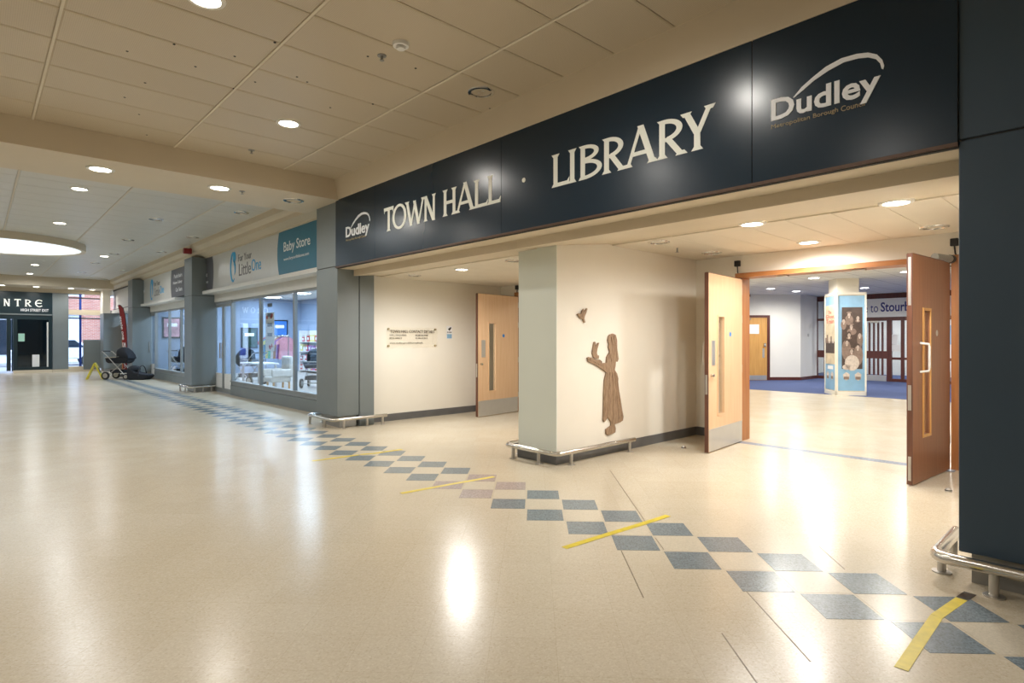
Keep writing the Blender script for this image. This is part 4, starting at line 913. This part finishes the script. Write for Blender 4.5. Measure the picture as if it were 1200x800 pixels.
t = thing('pillar', (-30.4, 4.4, 0), 'broad grey clad pillar in the far corner by the wooden door', 'pillar', 'grey clad pillars along the concourse'); MB().box(-31, -30.05, 4.02, 4.72, .12, 2.5).build('cladding', 'clad', t, bevel=.006); MB().box(-30.98, -30.08, 4.05, 4.7, 0, .12).build('plinth', 'plinth_metal', t); MB().box(-31, -30.3, 4.02, 4.3, 2.5, 3.5).build('upper_cladding', 'wall_cream', t)

# ------------------------------------------------------------------ end wall, exit sign, glazing
slab('wall_end', 'bulkhead', [(XE - .3, XE, -7, 4.75, 3.33, 4.0), (XE - .3, XE, -7, -5.6, 0, 3.4)])
es = thing('exit_sign', (XE, -1.6, 2.25), 'dark teal sign reading Crown Centre High Street Exit above the glass doors', 'sign')
MB().box(XE, XE + .06, -5.6, 2.37, 2.42, 3.33).build('board', 'end_navy', es); MB().box(XE, XE + .08, -5.6, 2.37, 2.38, 2.43).build('bottom_trim', 'clad', es)
fe = lambda a, b, d: (XE + .06 + d, a, b)
ys = lambda u: px(u, 355, XE + .06)[1]
pit = ys(28.8) - ys(17); n0 = ys(3.7); wl = ys(12.2) - n0
letters(es, 'NTRe', [(ys(3.7), ys(12.2)), (ys(16.8), ys(24.6)), (ys(28.8), ys(37)), (ys(41), ys(50.2))], 2.73, .285, fe, 'letter_cream')
letters(es, 'CROWNCe', [(n0 - pit*k, n0 - pit*k + wl*(1.3 if k == 5 else 1)) for k in (8.2, 7.15, 6.1, 5.0, 3.7, 2.1, 1.05)], 2.73, .285, fe, 'letter_cream')
text(MB(), 'HIGH STREET EXIT', fe, ys(24.5), ys(57), 2.53, 2.64, .012, .006).build('small_lettering', 'letter_white', es)
YE = lambda u: px(u, 400, XE)[1]
t = thing('pillar', (XE, 2.65, 0), 'flat grey clad pier right of the dark exit sign', 'pillar', 'grey clad pillars along the concourse'); MB().box(XE - .2, XE + .07, 2.38, 2.91, .12, 3.33).build('cladding', 'clad', t, bevel=.006); MB().box(XE - .2, XE + .05, 2.38, 2.91, 0, .12).build('plinth', 'bulkhead', t)
d4 = struct(thing('door_4', (XE, 0, 0), 'glass exit doors under the dark exit sign', 'door'))
MB().box(XE - .1, XE + .04, -5.6, 2.37, 2.2, 2.40).build('header', 'end_navy', d4)
for y0, y1 in ((.92, 1.05), (1.12, 1.25), (2.26, 2.37), (-.9, -.78), (-2.4, -2.28), (-4, -3.9), (-5.6, -5.5)): MB().box(XE - .06, XE + .04, y0, y1, .1, 2.2).build('post', 'end_navy', d4)
MB().box(XE - .1, XE + .05, 1.12, 2.37, 0, .12).build('kerb', 'bulkhead', d4); MB().box(XE - .05, XE + .03, 1.25, 2.3, .12, .24).build('bottom_rail', 'end_navy', d4); MB().box(XE - .05, XE + .03, 2.19, 2.24, .24, 2.1).build('bright_stile', 'shop_white', d4)
MB().box(XE - .03, XE - .02, 1.25, 2.26, .24, 2.2).build('pane', 'glass_dim', d4)
for y0, y1 in ((-2.28, -.9), (-3.9, -2.4), (-5.5, -4)): MB().box(XE - .03, XE - .02, y0, y1, .02, 2.2).build('pane', 'glass_dim', d4)
MB().box(XE - .03, XE - .02, -.78, .92, .02, 2.2).build('pane', 'glass', d4)
slab('wall_dark_backing', 'end_navy', [(-33.2, -33.1, 1.15, 2.6, 0, 3.3), (-33.1, XE - .3, 2.5, 2.6, 0, 3.3)])  # added backing, its dark colour stands in for darkness behind the exit glass
for y0, y1, z0, z1, mat, lab in ((1.28, 1.48, 1.30, 1.62, 'paper_mint', 'small mint green paper stuck on the dark exit glazing'), (1.72, 1.95, .25, .75, 'paper', 'white leaflet board leaning behind the dark exit glazing')):
    tag(MB().box(XE - .018, XE - .012, y0, y1, z0, z1).build('notice', mat), lab, 'notice')
w4 = struct(thing('window_4', (XE, 3.46, 0), 'tall end window looking onto the street', 'window'))
zt1, zt0 = px(98, 363, XE)[2], px(98, 369, XE)[2]
MB().box(XE - .15, XE + .03, 2.91, 4.02, zt0, zt1).build('transom', 'bulkhead', w4); MB().box(XE - .15, XE + .05, 2.91, 3.42, 0, .22).build('kerb', 'bulkhead', w4)
for v in (349.5, 373): z = px(98, v, XE)[2]; MB().box(XE - .04, XE + .02, 2.91, 4.02, z - .025, z + .025).build('glazing_bar', 'black', w4)
MB().box(XE - .05, XE + .01, 3.28, 3.36, .22, 3.33).build('mullion', 'frame_blue', w4)
for y0, y1 in ((2.91, 3.28), (3.36, 4.02)): MB().box(XE - .03, XE - .022, y0, y1, .22, 3.33).build('pane', 'glass', w4)
pn = struct(thing('trim_7', (XE, 3.7, 0), None)); MB().box(XE - .06, XE + .04, 3.42, 4.02, .08, 1.36).build('infill_panel', 'clad', pn); MB().box(XE - .06, XE + .03, 3.42, 4.02, 0, .08).build('infill_plinth', 'bulkhead', pn)
# ------------------------------------------------------------------ street outside
struct(box('ground', 'street', -75, -31.3, -40, 45, -.12, -.01)); 
bd_ = thing('brick_building', (-44, 2, 0), 'red brick street building with white shopfront seen through the end windows', 'building')
MB().box(-52, -44, -12, 16, 3.0, 11).build('wall', 'brickwork', bd_); MB().box(-52, -44.05, -12, 4.75, 0, 3.0).build('shop_storey', 'render_white', bd_); MB().box(-52, -44.05, 4.75, 16, 0, 3.0).build('brick_wing', 'brickwork', bd_); MB().box(-44.2, -43.8, -12, 4.75, 2.85, 3.1).build('cornice', 'render_white', bd_)
for y in (-9, -6, -3, 0, 2.6, 4.4, 6.6, 9.5):
    wn = MB().box(-44.1, -43.95, y - .5, y + .5, 4.0, 5.8).build('window', 'render_white', bd_); MB().box(-44.0, -43.94, y - .42, y + .42, 4.08, 4.86).build('window_glass', 'dark_glass', wn); MB().box(-44.0, -43.94, y - .42, y + .42, 4.94, 5.72).build('window_glass', 'dark_glass', wn)
for y in (-8, -4, 0, 1.6): MB().box(-44.1, -43.98, y - .7, y + .7, .5, 2.5).build('shop_pane', 'dark_glass', bd_)
for y in (3.9, 5.95): MB().cyl((-43.9, y, 0), (-43.9, y, 9), .07, 8).build('drain_pipe', 'frame_blue', bd_)
def car(x, y, lab, mat):
    t = thing('parked_car', (x, y, -.01), lab, 'car'); P = [(-2, .35), (-2, .8), (-1.3, .92), (-.8, 1.4), (.7, 1.42), (1.3, .95), (2, .8), (2, .35)]
    MB().prism([(x - .8, y + a, z) for a, z in P], [(x + .8, y + a, z) for a, z in P]).build('body', mat, t, bevel=.06)
    for a in (-1.25, 1.25):
        for b in (-.82, .66): MB().tube([(x + b, y + a, .31), (x + b + .16, y + a, .31)], .32, 16).build('wheel', 'rubber', t)
    MB().prism([(x + .801, y + a, z) for a, z in ((-1.15, .95), (-.75, 1.33), (.65, 1.34), (1.1, .95))], [(x + .806, y + a, z) for a, z in ((-1.15, .95), (-.75, 1.33), (.65, 1.34), (1.1, .95))]).build('side_glass', 'dark_glass', t)
car(-39, 3.2, 'white car parked in the street outside the end window', 'render_white'); car(-39.5, -1.2, 'dark blue car parked in the street outside the exit doors', 'frame_blue')

# ------------------------------------------------------------------ library: poster pillar
Cc = (14.35, 8.03); s_ = .69; av = (.99, .14); bv = (-.14, .99)
def PT(i, j): return dl(Cc[0] + av[0]*i + bv[0]*j, Cc[1] + av[1]*i + bv[1]*j)
TR_ = lambda s, n, z: (*PT(-n, s), z)         # right face: s to the right, n towards the viewer
TL_ = lambda s, n, z: (*PT(s, -n), z)         # left face: s going away, n out
pp = thing('poster_pillar', (*PT(.34, .34), 0), 'square display pillar with blue posters standing in the library', 'display pillar')
MB(TR_).box(0, s_, -s_, 0, .02, 2.53).build('core', 'poster_cream', pp)
for T in (TR_, TL_):
    MB(T).box(.035, s_ - .035, 0, .006, .12, 2.47).build('blue_panel', 'poster_blue', pp)
    for a, b in ((0, .035), (s_ - .035, s_)): MB(T).box(a, b, -.01, .02, .02, 2.55).build('edge_strip', 'wall_cream', pp)
    MB(T).box(0, s_, -.01, .02, .0, .10).build('bottom_strip', 'wall_cream', pp); MB(T).box(0, s_, -.01, .02, 2.49, 2.55).build('top_strip', 'wall_cream', pp)
struct(MB(TR_).box(.05, .56, -.6, -.08, 2.53, 2.9).build('pillar_head', 'wall_cream'))
zz = lambda v: CH + (YH - v) / FPX * 14.35
ph = MB(TR_).box(.125, .60, .006, .010, zz(432), zz(360)).build('group_photo', 'sepia_dark', pp)
def dot_(cx, cy, rx, ry, mat, n_=.011, T=TR_, name='figure'):
    s0 = (950 + cx/5 - 980) / 33 * s_; z0 = zz(310 + cy/5); a = rx/5/33*s_; b = ry/5*14.35/FPX
    MB(T).prism([(s0 + a*cos(e*pi/7), .010, z0 + b*sin(e*pi/7)) for e in range(14)], [(s0 + a*cos(e*pi/7), n_, z0 + b*sin(e*pi/7)) for e in range(14)]).build(name, mat, ph)
for x, y, rx, ry in ((220,325,24,30), (190,352,15,30), (235,392,26,20), (205,500,26,60), (270,530,26,60), (280,440,16,45)): dot_(x, y, rx, ry, 'sepia_mid')
dot_(236, 575, 40, 46, 'sepia_light', .012); dot_(205, 600, 22, 16, 'sepia_light', .012)
for x, y in ((220,292), (268,312), (190,330), (232,362), (220,412), (278,412), (208,455), (234,505), (268,482)):
    dot_(x, y - 6, 11, 15, 'sepia_dark', .0125); dot_(x, y + 2, 8.5, 12, 'sepia_face', .013)
    dot_(x, y + 18, 13, 8, 'sepia_mid', .0115); dot_(x, y + 16, 4, 6, 'sepia_light', .012)
for x, y in ((220,281), (232,349), (234,492)): dot_(x, y, 14, 5, 'sepia_mid', .014)
def prop(T, s0, k):
    P = [(-.07, .10), (0, .16), (.07, .11), (.06, .0), (0, -.05), (-.06, .02)]
    MB(T).prism([(s0 + a*k, .006, .42 + b) for a, b in P], [(s0 + a*k, .010, .42 + b) for a, b in P]).build('prop_picture', 'sepia_light', pp); MB(T).box(s0 - .055*k, s0 + .055*k, .010, .012, .40, .47).build('prop_picture', 'sepia_mid', pp)
for T in (TR_, TL_): prop(T, .23, 1.1); prop(T, .50, 1.1)
po = MB(TL_).box(.06, s_ - .05, .006, .010, zz(427), zz(357)).build('theatre_poster', 'poster_cream', pp)
tx = lambda a, b, d: TL_(.69 - a, .010 + d, b)          # the left face reads from its far end to the near corner
text(MB(), 'The', tx, .22, .42, zz(367), zz(363), .01, .002).build('lettering', 'poster_red', po); text(MB(), 'Ghost', tx, .08, .60, zz(372.5), zz(368), .015, .002).build('lettering', 'poster_red', po); text(MB(), 'Train', tx, .10, .58, zz(378.5), zz(373.5), .015, .002).build('lettering', 'poster_red', po)
MB(TL_).box(.08, .62, .010, .012, zz(414), zz(400)).build('picture', 'sepia_dark', po)
for a, h_ in ((.12, 6), (.24, 9), (.36, 8), (.48, 11), (.57, 7)): MB(TL_).box(a, a + .08, .010, .0125, zz(402), zz(402 - h_*.9)).build('picture', 'sepia_mid' if h_ % 2 else 'sepia_light', po)
MB(TL_).box(.18, .5, .006, .011, zz(433), zz(429)).build('caption', 'paper', pp)

# ------------------------------------------------------------------ library: oak door in the white wall
lt = lambda u: (u - 600) / FPX * 19.6
TD = lambda s, n, z: (*dl(19.6 - n, s), z)
zd = lambda v: CH + (YH - v) / FPX * 19.6
d5 = struct(thing('door_5', (*dl(19.6, lt(885)), 0), 'oak door with a dark frame in the white library wall', 'door'))
MB(TD).box(lt(898.5), lt(898.5) + .09, -.02, .05, .006, 2.20).build('jamb', 'mahogany', d5); MB(TD).box(lt(864.5) - .09, lt(864.5), -.02, .05, .006, 2.20).build('jamb', 'mahogany', d5); MB(TD).box(lt(864.5), lt(898.5), -.02, .05, 2.12, 2.20).build('head', 'mahogany', d5)
lf = MB(TD).box(lt(864.5), lt(898.5), .0, .03, .01, 2.12).build('leaf', 'oak_door', d5)
MB(TD).box(lt(865), lt(898), .03, .033, .02, .17).build('kick_plate', 'kick_steel', lf); MB(TD).box(lt(893), lt(895.4), .03, .034, zd(419), zd(408)).build('plate', 'kick_steel', lf)
MB(TD).tube([(lt(896), .03, zd(405)), (lt(896), .08, zd(405)), (lt(893.5), .08, zd(405))], .014, 8).build('lever_handle', 'steel', lf, smooth=True); MB(TD).box(lt(894.5), lt(897), .03, .06, zd(406), zd(402)).build('lock_case', 'steel', lf)
MB(TD).box(lt(868), lt(879), .03, .08, 2.05, 2.10).build('closer', 'steel', lf)
tag(MB(TD).box(lt(873.5), lt(889), .034, .037, zd(391), zd(380)).build('notice', 'paper'), 'white paper notice on the oak library door', 'notice')
tag(MB(lambda s, n, z: (wd[0] - .0 + n, wd[1] + s, z)).box(.6, .72, 0, .01, 1.48, 1.58).build('wall_switch', 'steel_dull'), 'small grey wall plate on the white library return wall', 'switch')
tag(MB(TD).cyl((lt(876), .06, 2.82), (lt(876), .06, 2.9), .07, 12).build('camera_dome', 'black'), 'small black camera dome under the library ceiling', 'camera')

# ------------------------------------------------------------------ library: mahogany screen
YL = 22.0
lx = lambda u: py(u, 400, YL)[0]
w5 = struct(thing('window_5', (-3.5, YL, 0), 'mahogany glazed screen across the back of the library', 'screen'))
MB().box(-7.95, 2, YL - .05, YL + .05, 2.72, 2.90).build('head_rail', 'mahogany', w5)
MB().box(-7.95, -6.9, YL - .04, YL + .04, 2.04, 2.12).build('rail', 'mahogany', w5); MB().box(-6.9, 2, YL - .04, YL + .04, 2.00, 2.12).build('rail', 'mahogany', w5)
def stile(u, w_=.09, z1=2.75): x = lx(u); MB().box(x, x + w_, YL - .05, YL + .05, .006, z1).build('stile', 'mahogany', w5)
for u in (953.5, 966, 1011.5, 1039.5, 1056, 1075): stile(u, .14 if u in (953.5, 1039.5) else .09, 2.75 if u < 970 else 2.05)
for a, b in ((953.5, 966), (1011.5, 1039.5)):
    MB().box(lx(a), lx(b), YL - .04, YL + .04, .75, 1.0).build('mid_rail', 'mahogany', w5)
MB().box(lx(1039.5), 2, YL - .04, YL + .04, .72, .80).build('mid_rail', 'mahogany', w5); MB().box(lx(953.5), lx(966), YL - .04, YL + .04, .006, .1).build('bottom_rail', 'mahogany', w5)
MB().box(lx(966), lx(1011.5), YL - .05, YL + .05, .006, 2.05).build('infill', 'mahogany', w5) if False else None
for u in (1018, 1023.2, 1028.2, 1033.2): MB().box(lx(u), lx(u) + .05, YL - .03, YL + .03, .2, 1.96).build('glazing_bar', 'mahogany', w5)
MB().box(lx(1012), lx(1039), YL - .06, YL - .03, .01, .20).build('kick_plate', 'kick_steel', w5); MB().box(lx(1020), lx(1031), YL - .10, YL - .04, 1.93, 2.0).build('closer', 'steel', w5)
MB().box(lx(1039.5), 2, YL - .04, YL + .04, .006, .10).build('bottom_rail', 'mahogany', w5)
for a, b, z0, z1 in ((953.5, 966, .1, 2.72), (966, 1011.5, .1, 2.0), (1012.5, 1039, .2, 2.0), (1040.5, 1056, .1, 2.0), (1057, 1075, .1, 2.0)): MB().box(lx(a) + .05, lx(b), YL - .004, YL + .004, z0, z1).build('pane', 'glass', w5)
t = thing('welcome_sign', (-4.5, YL, 2.12), 'white welcome board with dark blue lettering over the mahogany screen', 'sign')
MB().box(-7.2, 2, YL - .09, YL - .05, 2.12, 2.73).build('board', 'wall_white', t)
fl_ = lambda a, b, d: (a, YL - .09 - d, b)
zl = lambda v: py(1040, v, YL)[2]
text(MB(), 'Welcome to', fl_, lx(978), lx(1030), zl(365.5), zl(355), .0, .004).build('lettering', 'text_blue', t); text(MB(), 'Stourbridge', fl_, lx(1033), lx(1094), zl(368.5), zl(354), .02, .004).build('lettering', 'text_blue', t)
for a, b, v0, v1, lab in ((1043, 1052, 403, 392, 'white sheet taped high on the mahogany screen glass'), (1043, 1056.5, 411.5, 403.5, 'white notice taped below another on the mahogany screen glass')):
    tag(MB().box(lx(a), lx(b), YL - .012, YL - .006, zl(v0), zl(v1)).build('notice', 'paper'), lab, 'notice')
def table(x, y, lab):
    t = thing('table', (x, y, .006), lab, 'table'); MB().box(x - .8, x + .8, y - .4, y + .4, .70, .74).build('tabletop', 'lipping', t)
    for a in (-.75, .70):
        for b in (-.36, .31): MB().box(x + a, x + a + .05, y + b, y + b + .05, .006, .70).build('leg', 'black', t)
table(-4.6, 24.2, 'dark table in the room behind the mahogany screen')
tag(MB().box(-5.2, -4.4, 25.98, 25.995, 1.2, 1.9).build('poster', 'poster_blue'), 'pale blue poster on the wall behind the mahogany screen', 'poster')
